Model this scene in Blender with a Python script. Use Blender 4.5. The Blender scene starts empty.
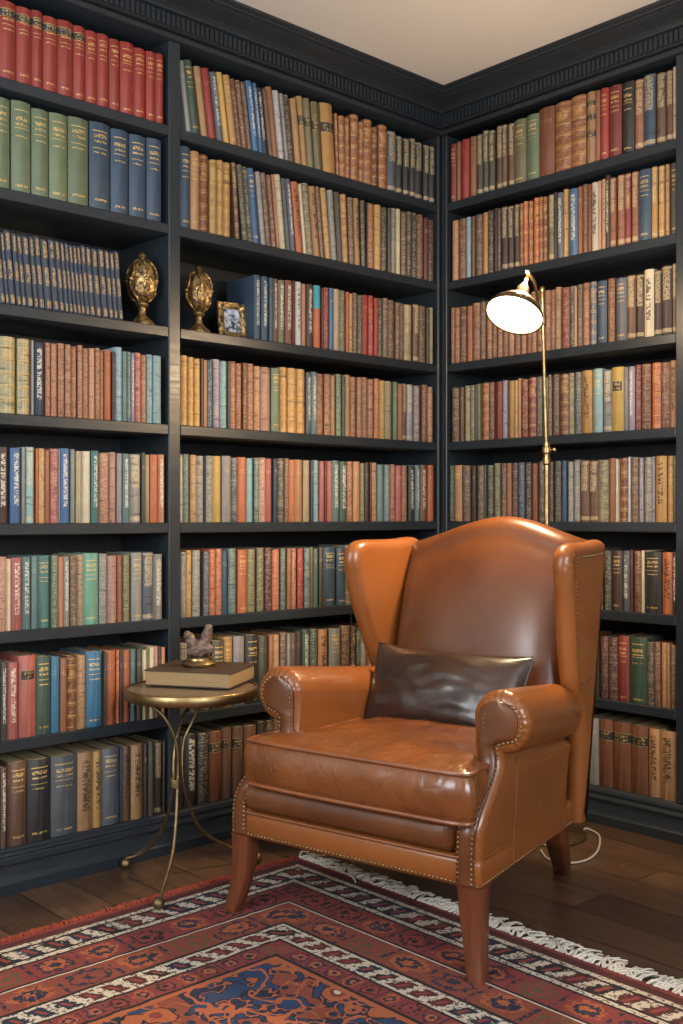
import bpy, math, random, re
from mathutils import Vector, Matrix, noise
rnd = random.Random(7)
S = bpy.context.scene
COL = S.collection
PI = math.pi

# ---------------------------------------------------------------- helpers
def lin(hexs):
    hexs = hexs.lstrip('#')
    out = []
    for i in (0, 2, 4):
        c = int(hexs[i:i+2], 16) / 255
        out.append(c / 12.92 if c <= .04045 else ((c + .055) / 1.055) ** 2.4)
    return tuple(out) + (1.0,)

def smooth(t):
    t = max(0., min(1., t)); return t * t * (3 - 2 * t)

def lerp(a, b, t): return a + (b - a) * t

def mesh(name, verts, faces, mats, parent=None, sharp=40, loc=None, rotz=None, mi=None, kind=None, label=None):
    me = bpy.data.meshes.new(name)
    me.from_pydata([tuple(v) for v in verts], [], faces)
    if not isinstance(mats, (list, tuple)): mats = [mats]
    for m in mats: me.materials.append(m)
    if mi: me.polygons.foreach_set('material_index', mi)
    if sharp is not None:
        me.polygons.foreach_set('use_smooth', [True] * len(me.polygons))
        me.set_sharp_from_angle(angle=math.radians(sharp))
    me.update()
    o = bpy.data.objects.new(name, me); COL.objects.link(o)
    if parent: o.parent = parent
    if loc: o.location = loc
    if rotz is not None: o.rotation_euler = (0, 0, rotz)
    if kind: o['kind'] = kind
    if label: o['label'] = label
    return o

def thing(name, label, cat, loc=(0, 0, 0), rotz=0, group=None):
    o = bpy.data.objects.new(name, None); COL.objects.link(o)
    o.empty_display_size = .05
    o.location = loc; o.rotation_euler = (0, 0, rotz)
    o['label'] = label; o['category'] = cat
    if group: o['group'] = group
    return o

class MB:
    """collects geometry for ONE mesh"""
    def __init__(s): s.v = []; s.f = []
    def add(s, v, f):
        n = len(s.v); s.v += [tuple(p) for p in v]; s.f += [tuple(i + n for i in q) for q in f]; return s
    def box(s, a, b, M=None):
        (x0, y0, z0), (x1, y1, z1) = a, b
        v = [(x0,y0,z0),(x1,y0,z0),(x1,y1,z0),(x0,y1,z0),(x0,y0,z1),(x1,y0,z1),(x1,y1,z1),(x0,y1,z1)]
        if M: v = [M @ Vector(p) for p in v]
        return s.add(v, [(3,2,1,0),(4,5,6,7),(0,1,5,4),(1,2,6,5),(2,3,7,6),(3,0,4,7)])
    def bbox(s, a, b, c=.004):
        """box with chamfered edges"""
        (x0, y0, z0), (x1, y1, z1) = a, b
        def ring(i, z): return [(x0+i,y0+i+c,z),(x0+i+c,y0+i,z),(x1-i-c,y0+i,z),(x1-i,y0+i+c,z),(x1-i,y1-i-c,z),(x1-i-c,y1-i,z),(x0+i+c,y1-i,z),(x0+i,y1-i-c,z)]
        return s.loft([ring(c, z0), ring(0, z0+c), ring(0, z1-c), ring(c, z1)])
    def loft(s, rings, cap=True, closed=True):
        n = len(rings[0]); v = [p for r in rings for p in r]; f = []
        for k in range(len(rings) - 1):
            for i in range(n if closed else n - 1):
                j = (i + 1) % n
                f.append((k*n+i, k*n+j, (k+1)*n+j, (k+1)*n+i))
        if cap and closed:
            f.append(tuple(range(n-1, -1, -1))); f.append(tuple((len(rings)-1)*n + i for i in range(n)))
        return s.add(v, f)
    def lathe(s, prof, n=32, M=None, cap=True):
        rings = []
        for r, z in prof:
            ring = [Vector((r*math.cos(2*PI*i/n), r*math.sin(2*PI*i/n), z)) for i in range(n)]
            if M: ring = [M @ p for p in ring]
            rings.append(ring)
        return s.loft(rings, cap)
    def tube(s, pts, r, n=10, res=6, cap=True):
        pts = [Vector(p) for p in pts]
        P = catmull(pts, res) if res > 1 else pts
        m = len(P)
        rr = r if callable(r) else (lambda t: r)
        t0 = (P[1] - P[0]).normalized()
        up = Vector((0, 0, 1)) if abs(t0.z) < .9 else Vector((1, 0, 0))
        nx = t0.cross(up).normalized()
        rings = []
        for i in range(m):
            t = (P[min(i+1, m-1)] - P[max(i-1, 0)]).normalized()
            nx = (nx - t * nx.dot(t)).normalized(); ny = t.cross(nx)
            q = rr(i / (m - 1))
            rings.append([P[i] + nx*(q*math.cos(2*PI*k/n)) + ny*(q*math.sin(2*PI*k/n)) for k in range(n)])
        return s.loft(rings, cap)
    def ball(s, c, r, n=12, m=8, sc=(1, 1, 1)):
        c = Vector(c); rings = []
        for k in range(m + 1):
            a = -PI/2 + PI*k/m; q = max(math.cos(a), .02)
            rings.append([(c.x+sc[0]*r*q*math.cos(2*PI*i/n), c.y+sc[1]*r*q*math.sin(2*PI*i/n), c.z+sc[2]*r*math.sin(a)) for i in range(n)])
        return s.loft(rings)
    def build(s, name, mats, parent=None, **k): return mesh(name, s.v, s.f, mats, parent, **k)

def catmull(P, res):
    out = []
    for i in range(len(P) - 1):
        a, b, c, d = P[max(i-1, 0)], P[i], P[i+1], P[min(i+2, len(P)-1)]
        for k in range(res):
            t = k / res
            out.append(.5*((2*b) + (c-a)*t + (2*a-5*b+4*c-d)*t*t + (3*b-a-3*c+d)*t**3))
    out.append(P[-1]); return out

# ---------------------------------------------------------------- node helper
class NT:
    def __init__(s, name):
        s.m = bpy.data.materials.new(name); s.m.use_nodes = True
        s.t = s.m.node_tree; s.t.nodes.clear()
        s.out = s.t.nodes.new('ShaderNodeOutputMaterial')
        s.p = s.t.nodes.new('ShaderNodeBsdfPrincipled')
        s.t.links.new(s.p.outputs[0], s.out.inputs[0])
    def n(s, typ, **kw):
        q = s.t.nodes.new(typ)
        for k, v in kw.items(): setattr(q, k, v)
        return q
    def put(s, sock, v):
        if isinstance(v, bpy.types.NodeSocket): s.t.links.new(v, sock)
        else: sock.default_value = v
    def set(s, **kw):
        for k, v in kw.items(): s.put(s.p.inputs[k.replace('_', ' ')], v)
        return s
    def M(s, op, a, b=None, c=None, clamp=False):
        q = s.n('ShaderNodeMath', operation=op); q.use_clamp = clamp
        s.put(q.inputs[0], a)
        if b is not None: s.put(q.inputs[1], b)
        if c is not None: s.put(q.inputs[2], c)
        return q.outputs[0]
    def add(s, a, b): return s.M('ADD', a, b)
    def sub(s, a, b): return s.M('SUBTRACT', a, b)
    def mul(s, a, b): return s.M('MULTIPLY', a, b)
    def gt(s, a, b): return s.M('GREATER_THAN', a, b)
    def lt(s, a, b): return s.M('LESS_THAN', a, b)
    def win(s, x, a, b): return s.mul(s.gt(x, a), s.lt(x, b))
    def orr(s, *a):
        r = a[0]
        for x in a[1:]: r = s.M('MAXIMUM', r, x)
        return r
    def mix(s, fac, a, b):
        q = s.n('ShaderNodeMix', data_type='RGBA'); s.put(q.inputs[0], fac); s.put(q.inputs[6], a); s.put(q.inputs[7], b); return q.outputs[2]
    def xyz(s, x, y, z=0.0):
        q = s.n('ShaderNodeCombineXYZ'); s.put(q.inputs[0], x); s.put(q.inputs[1], y); s.put(q.inputs[2], z); return q.outputs[0]
    def sep(s, v):
        q = s.n('ShaderNodeSeparateXYZ'); s.put(q.inputs[0], v); return q.outputs
    def noise(s, vec, scale, detail=2, rough=.5):
        q = s.n('ShaderNodeTexNoise'); s.put(q.inputs['Vector'], vec); q.inputs['Scale'].default_value = scale
        q.inputs['Detail'].default_value = detail; q.inputs['Roughness'].default_value = rough; return q.outputs[0]
    def vor(s, vec, scale, out=0, feature='F1'):
        q = s.n('ShaderNodeTexVoronoi', feature=feature); s.put(q.inputs['Vector'], vec); q.inputs['Scale'].default_value = scale; return q.outputs[out]
    def scale(s, vec, x, y, z):
        q = s.n('ShaderNodeVectorMath', operation='MULTIPLY'); s.put(q.inputs[0], vec); q.inputs[1].default_value = (x, y, z); return q.outputs[0]
    def ramp(s, fac, stops, interp='LINEAR'):
        q = s.n('ShaderNodeValToRGB'); s.put(q.inputs[0], fac); r = q.color_ramp; r.interpolation = interp
        while len(r.elements) > 1: r.elements.remove(r.elements[-1])
        for i, (p, c) in enumerate(stops):
            e = r.elements[0] if i == 0 else r.elements.new(p)
            e.position = p; e.color = c
        return q.outputs[0]
    def rng(s, v, a, b, c, d):
        q = s.n('ShaderNodeMapRange'); s.put(q.inputs[0], v)
        for i, x in enumerate((a, b, c, d)): q.inputs[i+1].default_value = x
        return q.outputs[0]
    def bump(s, h, strength=.3, dist=.002):
        q = s.n('ShaderNodeBump'); s.put(q.inputs['Height'], h); q.inputs['Strength'].default_value = strength; q.inputs['Distance'].default_value = dist
        s.t.links.new(q.outputs[0], s.p.inputs['Normal']); return s
    def obj(s): return s.n('ShaderNodeTexCoord').outputs['Object']
    def attr(s, name):
        q = s.n('ShaderNodeAttribute'); q.attribute_name = name; return q

def dark(c, k): return (c[0]*k, c[1]*k, c[2]*k, 1)

# ---------------------------------------------------------------- materials
def m_paint():
    t = NT('painted_wood'); o = t.obj()
    g = t.noise(t.scale(o, 30, 3, 30), 3, 4, .6); g2 = t.noise(o, 2.5, 3)
    t.set(Base_Color=t.mix(g2, lin('#1f252a'), lin('#2b3238')), Roughness=t.rng(g, .3, .7, .3, .46))
    return t.bump(g, .25, .0015).m
def m_back():
    t = NT('back_panel_wood'); o = t.obj()
    g = t.noise(t.scale(o, 45, 45, 4), 2.5, 5, .65)
    t.set(Base_Color=t.mix(g, lin('#0d1013'), lin('#191e22')), Roughness=.5)
    return t.bump(g, .5, .003).m
def m_wall():
    t = NT('plaster'); n = t.noise(t.obj(), 60, 3)
    t.set(Base_Color=lin('#d8d3cb'), Roughness=.9); return t.bump(n, .08, .001).m
def m_floor():
    t = NT('dark_oak_planks'); o = t.obj(); s = t.sep(o)
    b = t.n('ShaderNodeTexBrick'); t.put(b.inputs['Vector'], o)
    b.inputs['Scale'].default_value = 1; b.inputs['Brick Width'].default_value = 1.15; b.inputs['Row Height'].default_value = .15
    b.inputs['Mortar Size'].default_value = .0022; b.offset = .37
    b.inputs['Color1'].default_value = lin('#48362a'); b.inputs['Color2'].default_value = lin('#6a4f3b'); b.inputs['Mortar'].default_value = lin('#120c09')
    g = t.noise(t.scale(o, 1.6, 26, 1), 3, 5, .65); w = t.noise(o, 1.7, 3)
    c = t.mix(t.rng(g, .35, .7, 0, .65), b.outputs['Color'], lin('#261b15'))
    t.set(Base_Color=c, Roughness=t.rng(w, .3, .7, .22, .42))
    return t.bump(t.add(t.mul(g, .3), t.mul(b.outputs['Fac'], -1.0)), .3, .002).m
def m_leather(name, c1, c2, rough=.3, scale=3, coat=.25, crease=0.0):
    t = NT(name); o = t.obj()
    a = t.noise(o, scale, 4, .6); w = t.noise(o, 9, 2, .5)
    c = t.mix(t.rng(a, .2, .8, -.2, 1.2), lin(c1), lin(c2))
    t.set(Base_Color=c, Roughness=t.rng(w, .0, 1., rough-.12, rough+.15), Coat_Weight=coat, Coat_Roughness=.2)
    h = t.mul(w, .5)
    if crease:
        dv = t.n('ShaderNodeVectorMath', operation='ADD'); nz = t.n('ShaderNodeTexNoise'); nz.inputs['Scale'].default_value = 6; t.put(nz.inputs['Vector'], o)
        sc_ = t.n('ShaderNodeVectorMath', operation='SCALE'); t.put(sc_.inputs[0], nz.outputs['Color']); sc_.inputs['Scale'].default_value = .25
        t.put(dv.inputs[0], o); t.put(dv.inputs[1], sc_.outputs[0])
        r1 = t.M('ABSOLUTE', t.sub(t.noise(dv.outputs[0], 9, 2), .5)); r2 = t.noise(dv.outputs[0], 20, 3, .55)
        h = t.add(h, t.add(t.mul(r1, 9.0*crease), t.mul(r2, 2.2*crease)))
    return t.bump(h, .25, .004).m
def m_metal(name, c, rough=.3, nz=None):
    t = NT(name); o = t.obj(); n = t.noise(o, nz or 40, 3)
    t.set(Base_Color=t.mix(t.rng(n, .35, .7, 0, 1), lin(c), dark(lin(c), .55)), Metallic=1.0, Roughness=t.rng(n, .3, .7, rough, rough+.15)); return t.m
def m_gilt():
    t = NT('worn_gilding'); o = t.obj(); n = t.noise(o, 70, 4, .7); v = t.vor(o, 55)
    c = t.mix(t.rng(n, .42, .6, 0, 1), lin('#c2a26a'), lin('#3c2a1d'))
    t.set(Base_Color=c, Metallic=t.rng(n, .42, .6, .95, .3), Roughness=.36)
    return t.bump(t.add(t.mul(n, .8), v), .6, .004).m
def m_plain(name, c, rough=.6, bump=None):
    t = NT(name); n = t.noise(t.obj(), 90, 3)
    t.set(Base_Color=t.mix(n, dark(lin(c), .85), lin(c)), Roughness=rough)
    return t.bump(n, bump or .1, .001).m
def m_wood():
    t = NT('mahogany'); o = t.obj(); g = t.noise(t.scale(o, 40, 40, 4), 2, 4, .6)
    t.set(Base_Color=t.mix(g, lin('#4a2416'), lin('#7d4529')), Roughness=.32, Coat_Weight=.3); return t.bump(g, .08, .001).m
def m_pages():
    t = NT('page_edges'); o = t.obj(); s = t.sep(o)
    n = t.noise(t.xyz(t.mul(s[0], 900), t.mul(s[1], 6), t.mul(s[2], 6)), 1, 2)
    t.set(Base_Color=t.mix(n, lin('#8f7a58'), lin('#cdbb93')), Roughness=.85); return t.m
def m_pages_flat():
    t = NT('flat_page_edges'); o = t.obj(); s = t.sep(o)
    n = t.noise(t.xyz(t.mul(s[0], 8), t.mul(s[1], 8), t.mul(s[2], 900)), 1, 2)
    t.set(Base_Color=t.mix(n, lin('#7d6443'), lin('#b3966a')), Roughness=.85); return t.m
def m_emit():
    t = NT('lamp_diffuser_glow')
    t.set(Base_Color=(1, .9, .75, 1), Emission_Color=(1, .80, .55, 1), Emission_Strength=12.0); return t.m
def m_photo():
    t = NT('photograph_print'); o = t.obj()
    n = t.noise(o, 38, 5, .7)
    c = t.ramp(n, [(0, lin('#12161f')), (.42, lin('#2b3444')), (.5, lin('#8c97a6')), (.62, lin('#c9d0d8')), (1, lin('#e4e7ea'))])
    t.set(Base_Color=c, Roughness=.25); return t.m

def m_book(style):
    """one material per binding style; cover and ink colours come from each book's own colour attributes"""
    t = NT('book_binding_' + style)
    col = t.attr('Col').outputs['Color']; ia = t.attr('Ink'); ink = ia.outputs['Color']; r = ia.outputs['Alpha']
    uvn = t.n('ShaderNodeUVMap'); uvn.uv_map = 'UVMap'
    s = t.sep(uvn.outputs[0]); u, v = s[0], s[1]
    on = t.gt(u, -.5)
    seed = t.mul(r, 37.0)
    um = t.win(u, .14, .86)
    grain = t.noise(t.obj(), 130, 3, .6)
    blot = t.noise(t.obj(), 22, 3, .6)
    base = t.mix(t.mul(t.rng(blot, .35, .7, 0, 1), .45), col, t.mix(.5, col, (.02, .014, .01, 1)))
    def text(su, sv, th=.5): return t.gt(t.noise(t.xyz(t.mul(u, su), t.mul(v, sv), seed), 1.0, 1), th)
    def line(c, h): return t.win(v, c - h, c + h)
    rough = .55
    if style == 'n':
        m = t.mul(t.mul(text(4, 60, .55), um), t.win(v, .76, .82)); k = .35
    elif style == 'a':
        j = t.mul(t.sub(r, .5), .05); vv = t.add(v, j)
        rows = t.orr(t.win(vv, .80, .845), t.win(vv, .745, .77), t.win(vv, .62, .635), t.win(vv, .07, .095))
        m = t.mul(t.orr(t.mul(t.mul(rows, text(13, 60, .47)), t.win(u, .18, .82)), t.mul(t.orr(line(.9, .006), line(.70, .004)), um)), 1.0); k = .8
    elif style == 'l':
        bands = t.orr(*[line(c, .008) for c in (.045, .17, .2, .34, .37, .51, .54, .68, .71, .85, .88, .965)])
        orn = t.mul(t.mul(text(5, 34, .58), um), .4)
        ttl = t.mul(t.mul(t.win(v, .73, .83), text(12, 70, .48)), um)
        m = t.orr(t.mul(bands, .75), orn, ttl); k = .62; rough = .42
    elif style == 'v':
        m = t.mul(t.mul(t.win(u, .28, .74), t.win(v, .22, .93)), text(3.6, 60, .48)); k = .6
    elif style == 'd':
        m = t.mul(t.mul(t.win(u, .26, .76), t.win(v, .25, .9)), text(3.4, 46, .5)); k = .8
    elif style == 'w':
        a = text(3.5, 55, .53); lines = t.gt(t.noise(t.xyz(0.0, t.mul(v, 24), seed), 1, 2), .62)
        m = t.orr(t.mul(t.mul(a, t.win(u, .1, .92)), .8), t.mul(lines, .8)); k = .5
    elif style == 'p':
        a = t.mul(t.mul(t.win(v, .50, .96), text(9, 46, .43)), um)
        m = t.orr(a, line(.06, .03), line(.97, .012)); k = .5
    elif style == 'g':
        a = t.orr(t.win(v, .74, .97), t.win(v, .34, .60), t.win(v, .02, .13))
        m = t.mul(t.mul(a, text(5, 70, .47)), t.win(u, .25, .88)); k = .8
    elif style == 't':
        m = t.gt(v, .63); k = 1.0
    m = t.mul(t.mul(m, on), k)
    c = t.mix(m, base, ink)
    if style in 'wpl':     # rubbed joints and thin dark creases across old spines
        cr = t.mul(t.mul(t.gt(t.noise(t.xyz(t.mul(u, .6), t.mul(v, 30), t.add(seed, 9.0)), 1, 1), .66), on), .55)
        c = t.mix(cr, c, (.02, .013, .009, 1))
    t.set(Base_Color=c, Roughness=rough)
    return t.bump(t.add(grain, t.mul(m, .4)), .2, .001).m

PAINT = m_paint(); BACKP = m_back(); WALL = m_wall(); FLOOR = m_floor()
CEIL = m_plain('ceiling_paint', '#efece6', .9)
LEATHER = m_leather('caramel_leather', '#794520', '#935628', .3, 2.2)
LEATHER_B = m_leather('worn_caramel_leather', '#512b16', '#6d3f1f', .33, 4)  # worn tone of the back; front rail's shading put into the same colour
LEATHER_C = m_leather('creased_brown_leather', '#5f3418', '#824b23', .26, 5, .35, 1.0)
PILLOW = m_leather('dark_brown_leather', '#241a16', '#3b271d', .3, 8, .25, .3)
PIPING = m_leather('piping_leather', '#6b3a1e', '#8a4f28', .4, 9)
WOOD = m_wood()
NAIL = m_metal('antique_brass_nails', '#9b8463', .35)
BRASS = m_metal('brushed_brass', '#ad9468', .28)
OLDBRASS = m_metal('aged_brass', '#94805e', .4)
GILT = m_gilt(); EMIT = m_emit(); PHOTO = m_photo(); PAGES = m_pages(); PAGESF = m_pages_flat()
BRONZE = m_plain('rough_bronze', '#6b564b', .45, .5)
BMAT = {s: m_book(s) for s in 'nalvdwpgt'}

# ---------------------------------------------------------------- camera
CAM = Vector((2.852, -3.175, 1.06)); RV = Vector((.679, .734, 0)); FV = Vector((-.734, .679, 0)); FPX = 1072.
cd = bpy.data.cameras.new('camera'); co = bpy.data.objects.new('camera', cd); COL.objects.link(co)
co.location = CAM; co.rotation_euler = (PI/2, 0, math.atan2(.734, .679))
cd.sensor_fit = 'VERTICAL'; cd.sensor_height = 36; cd.lens = 36 * FPX / 1024; cd.shift_y = 3 / 1024
cd.clip_start = .05
S.camera = co
def on_left(px):       # distance along the left bookcase (world y) of a column measured on the photograph
    d = FV + RV * ((px - 341.5) / FPX); return CAM.y - CAM.x / d.x * d.y
def on_right(px):      # distance along the right bookcase (world x)
    d = FV + RV * ((px - 341.5) / FPX); return CAM.x - CAM.y / d.y * d.x

# ---------------------------------------------------------------- room shell
ZC = 2.69
X0, X1, Y0, Y1 = -.31, 4.3, -4.7, .31
def struct(name, mb, mat, **k):
    o = mb.build(name, mat, **k); o['kind'] = 'structure'; return o
struct('floor', MB().box((X0, Y0, -.1), (X1, Y1, 0)), FLOOR, sharp=None)
struct('ceiling', MB().box((X0-.1, Y0-.1, ZC), (X1+.1, Y1+.1, ZC+.1)), CEIL, sharp=None)
struct('wall_left', MB().box((X0-.1, Y0, 0), (X0, Y1+.1, ZC)), WALL, sharp=None)
struct('wall_right', MB().box((X0, Y1, 0), (X1, Y1+.1, ZC)), WALL, sharp=None)
EY0, EY1, EZ0, EZ1 = -3.5, -1.9, 1.0, 2.45
we = MB().box((X1, Y0-.1, 0), (X1+.1, EY0, ZC)).box((X1, EY1, 0), (X1+.1, Y1+.1, ZC)).box((X1, EY0, 0), (X1+.1, EY1, EZ0)).box((X1, EY0, EZ1), (X1+.1, EY1, ZC))
struct('wall_east', we, WALL, sharp=None)
EM = (EY0+EY1)/2
wf2 = MB().box((X1-.01, EY0, EZ0), (X1+.08, EY0+.05, EZ1)).box((X1-.01, EY1-.05, EZ0), (X1+.08, EY1, EZ1)).box((X1-.01, EY0, EZ1-.05), (X1+.08, EY1, EZ1)).box((X1-.03, EY0, EZ0), (X1+.08, EY1, EZ0+.05)).box((X1+.02, EM-.02, EZ0), (X1+.06, EM+.02, EZ1))
struct('window_2', wf2, WALL, sharp=None)
WX0, WX1, WZ0, WZ1 = .5, 1.75, 1.0, 2.45
wb = MB().box((X0-.1, Y0-.1, 0), (WX0, Y0, ZC)).box((WX1, Y0-.1, 0), (X1, Y0, ZC)).box((WX0, Y0-.1, 0), (WX1, Y0, WZ0)).box((WX0, Y0-.1, WZ1), (WX1, Y0, ZC))
struct('wall_back', wb, WALL, sharp=None)
WM = (WZ0+WZ1)/2
wf = MB().box((WX0, Y0-.08, WZ0), (WX0+.05, Y0+.01, WZ1)).box((WX1-.05, Y0-.08, WZ0), (WX1, Y0+.01, WZ1)).box((WX0, Y0-.08, WZ1-.05), (WX1, Y0+.01, WZ1)).box((WX0, Y0-.08, WZ0), (WX1, Y0+.03, WZ0+.05)).box(((WX0+WX1)/2-.02, Y0-.06, WZ0), ((WX0+WX1)/2+.02, Y0-.02, WZ1)).box((WX0, Y0-.06, WM-.02), (WX1, Y0-.02, WM+.02))
struct('window_1', wf, WALL, sharp=None)

# ---------------------------------------------------------------- bookcases
SZ = [2.29, 1.98, 1.655, 1.347, 1.036, .732, .424, .12]
ST = .034; ZTOP = 2.56; DEP = .30
DIV0, DIV1 = on_left(169), on_left(180.6)
LEND = -2.45; POSTR = on_right(675.6); REND = 2.15
PLINTH = [(.0, 0), (.03, 0), (.03, .03), (.024, .036), (.02, .05), (.018, .078), (.024, .082), (.024, .088), (.014, .094), (.012, .1), (.016, .104), (.014, .111), (.004, .114), (.0, .1195)]
CORN = [(0, ZTOP+.022), (.022, ZTOP+.022), (.026, ZTOP+.025), (.022, ZTOP+.028), (.02, ZTOP+.029), (.02, 2.633), (.034, 2.636), (.036, 2.641), (.04, 2.644), (.046, 2.648), (.046, 2.652), (.052, 2.655), (.078, 2.662), (.098, 2.669), (.104, 2.673), (.112, 2.673), (.114, 2.678), (.128, 2.682), (.132, 2.686), (.132, ZC-.0005), (0, ZC-.0005)]
def moulding(side, prof):
    """profile (projection, z) run along one bookcase, mitred into the corner"""
    if side == 'L': rings = [[(p, LEND, z) for p, z in prof], [(p, -p, z) for p, z in prof]]
    else: rings = [[(p, -p, z) for p, z in prof], [(REND, -p, z) for p, z in prof]]
    return MB().loft(rings)
def bookcase(side):
    if side == 'L':
        root = thing('bookcase', 'tall black built-in bookcase along the left wall with two visible bays', 'bookcase', (-.15, -1.2, 0))
        off = Vector((.15, 1.2, 0)); P = lambda a, b, z: (b, a, z)          # a along wall, b depth
        ups = [(LEND, LEND+.045), (DIV0, DIV1), (-.0165, 0)]
    else:
        root = thing('bookcase', 'tall black built-in bookcase behind the armchair on the right wall', 'bookcase', (1.0, .15, 0))
        off = Vector((-1.0, -.15, 0)); P = lambda a, b, z: (a, -b, z)
        ups = [(.001, .030), (POSTR, POSTR+.05), (REND-.045, REND)]
    def part(mb, name, mat, **k):
        o = mb.build(name, mat, root, **k); o.location = off; return o
    def bx(mb, a0, a1, b0, b1, z0, z1, c=.003):
        p, q = P(a0, b0, z0), P(a1, b1, z1)
        mb.bbox(tuple(map(min, p, q)), tuple(map(max, p, q)), c); return mb
    for a0, a1 in ups: part(bx(MB(), a0, a1, -DEP+.01, 0, .1196, ZTOP), 'upright', PAINT)
    for i in range(len(ups) - 1):
        a0, a1 = ups[i][1]+.0003, ups[i+1][0]-.0003
        for z in SZ: part(bx(MB(), a0, a1, -DEP+.01, -.0015, z-ST if z > .2 else .06, z), 'shelf', PAINT)
    a0, a1 = ups[0][0], ups[-1][1]
    part(bx(MB(), a0, a1, -DEP-.005, -DEP+.0098, .02, ZTOP), 'back_panel', BACKP)
    part(bx(MB(), a0, a1, -DEP, .008, ZTOP, ZTOP+.0215), 'top_rail', PAINT)
    part(moulding(side, PLINTH), 'plinth', PAINT, sharp=30)
    part(moulding(side, CORN), 'cornice', PAINT, sharp=30)
    fl = MB(); n = int((a1 - a0) / .0185)
    for k in range(n):
        a = a0 + .0185 * k
        if (side == 'L' and a > -.045) or (side == 'R' and a < .035): continue
        p, q = P(a, .0195, ZTOP+.032), P(a+.0105, .0265, 2.630)
        fl.box(tuple(map(min, p, q)), tuple(map(max, p, q)))
    part(fl, 'fluted_frieze', PAINT, sharp=None)
    return root
bookcase('L'); bookcase('R')

# ---------------------------------------------------------------- books
PAL = {  # letter: (cover colour, everyday words)
 'R': ('#a8321f', 'scarlet'), 'D': ('#8a352a', 'dark red'), 'P': ('#ae5d51', 'rose red'), 'K': ('#bb9079', 'pale pink'),
 'S': ('#b87a58', 'salmon'), 'O': ('#bd6431', 'orange'), 'T': ('#a0623c', 'terracotta'), 'U': ('#7e492b', 'rust brown'),
 'A': ('#b5834e', 'tan'), 'C': ('#bb8b3e', 'ochre'), 'Y': ('#cfa440', 'mustard yellow'), 'W': ('#d3c5a2', 'cream'),
 'V': ('#cbc8c0', 'white'), 'B': ('#ab9875', 'beige'), 'L': ('#7b7450', 'olive'), 'G': ('#6c7b5a', 'sage green'),
 'N': ('#3f5747', 'dark green'), 'E': ('#42766f', 'teal'), 'H': ('#5d7a78', 'grey teal'), 'M': ('#62a08c', 'sea green'),
 'I': ('#8eb0b4', 'pale blue'), 'J': ('#416c98', 'blue'), 'Q': ('#35799f', 'bright blue'), 'F': ('#2a384e', 'navy'),
 'X': ('#3a5266', 'steel blue'), 'Z': ('#5a6068', 'slate grey'), 'z': ('#8b8980', 'grey'), 'l': ('#948b97', 'lilac grey'),
 'b': ('#71503a', 'brown'), 'd': ('#47342a', 'dark brown'), 'k': ('#32302d', 'charcoal'), 'o': ('#504b3b', 'dark olive'),
 'p': ('#aa9d70', 'parchment'), 'm': ('#5f2d29', 'maroon')}
INK = {'a': '#d0ab68', 'l': '#c9a05a', 'v': '#ddd6c4', 'd': '#241c18', 'w': '#c9bb9c', 'p': '#c8b48c', 'g': '#b3935c', 't': '#3f8fa0', 'n': '#c7ad80'}
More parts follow.
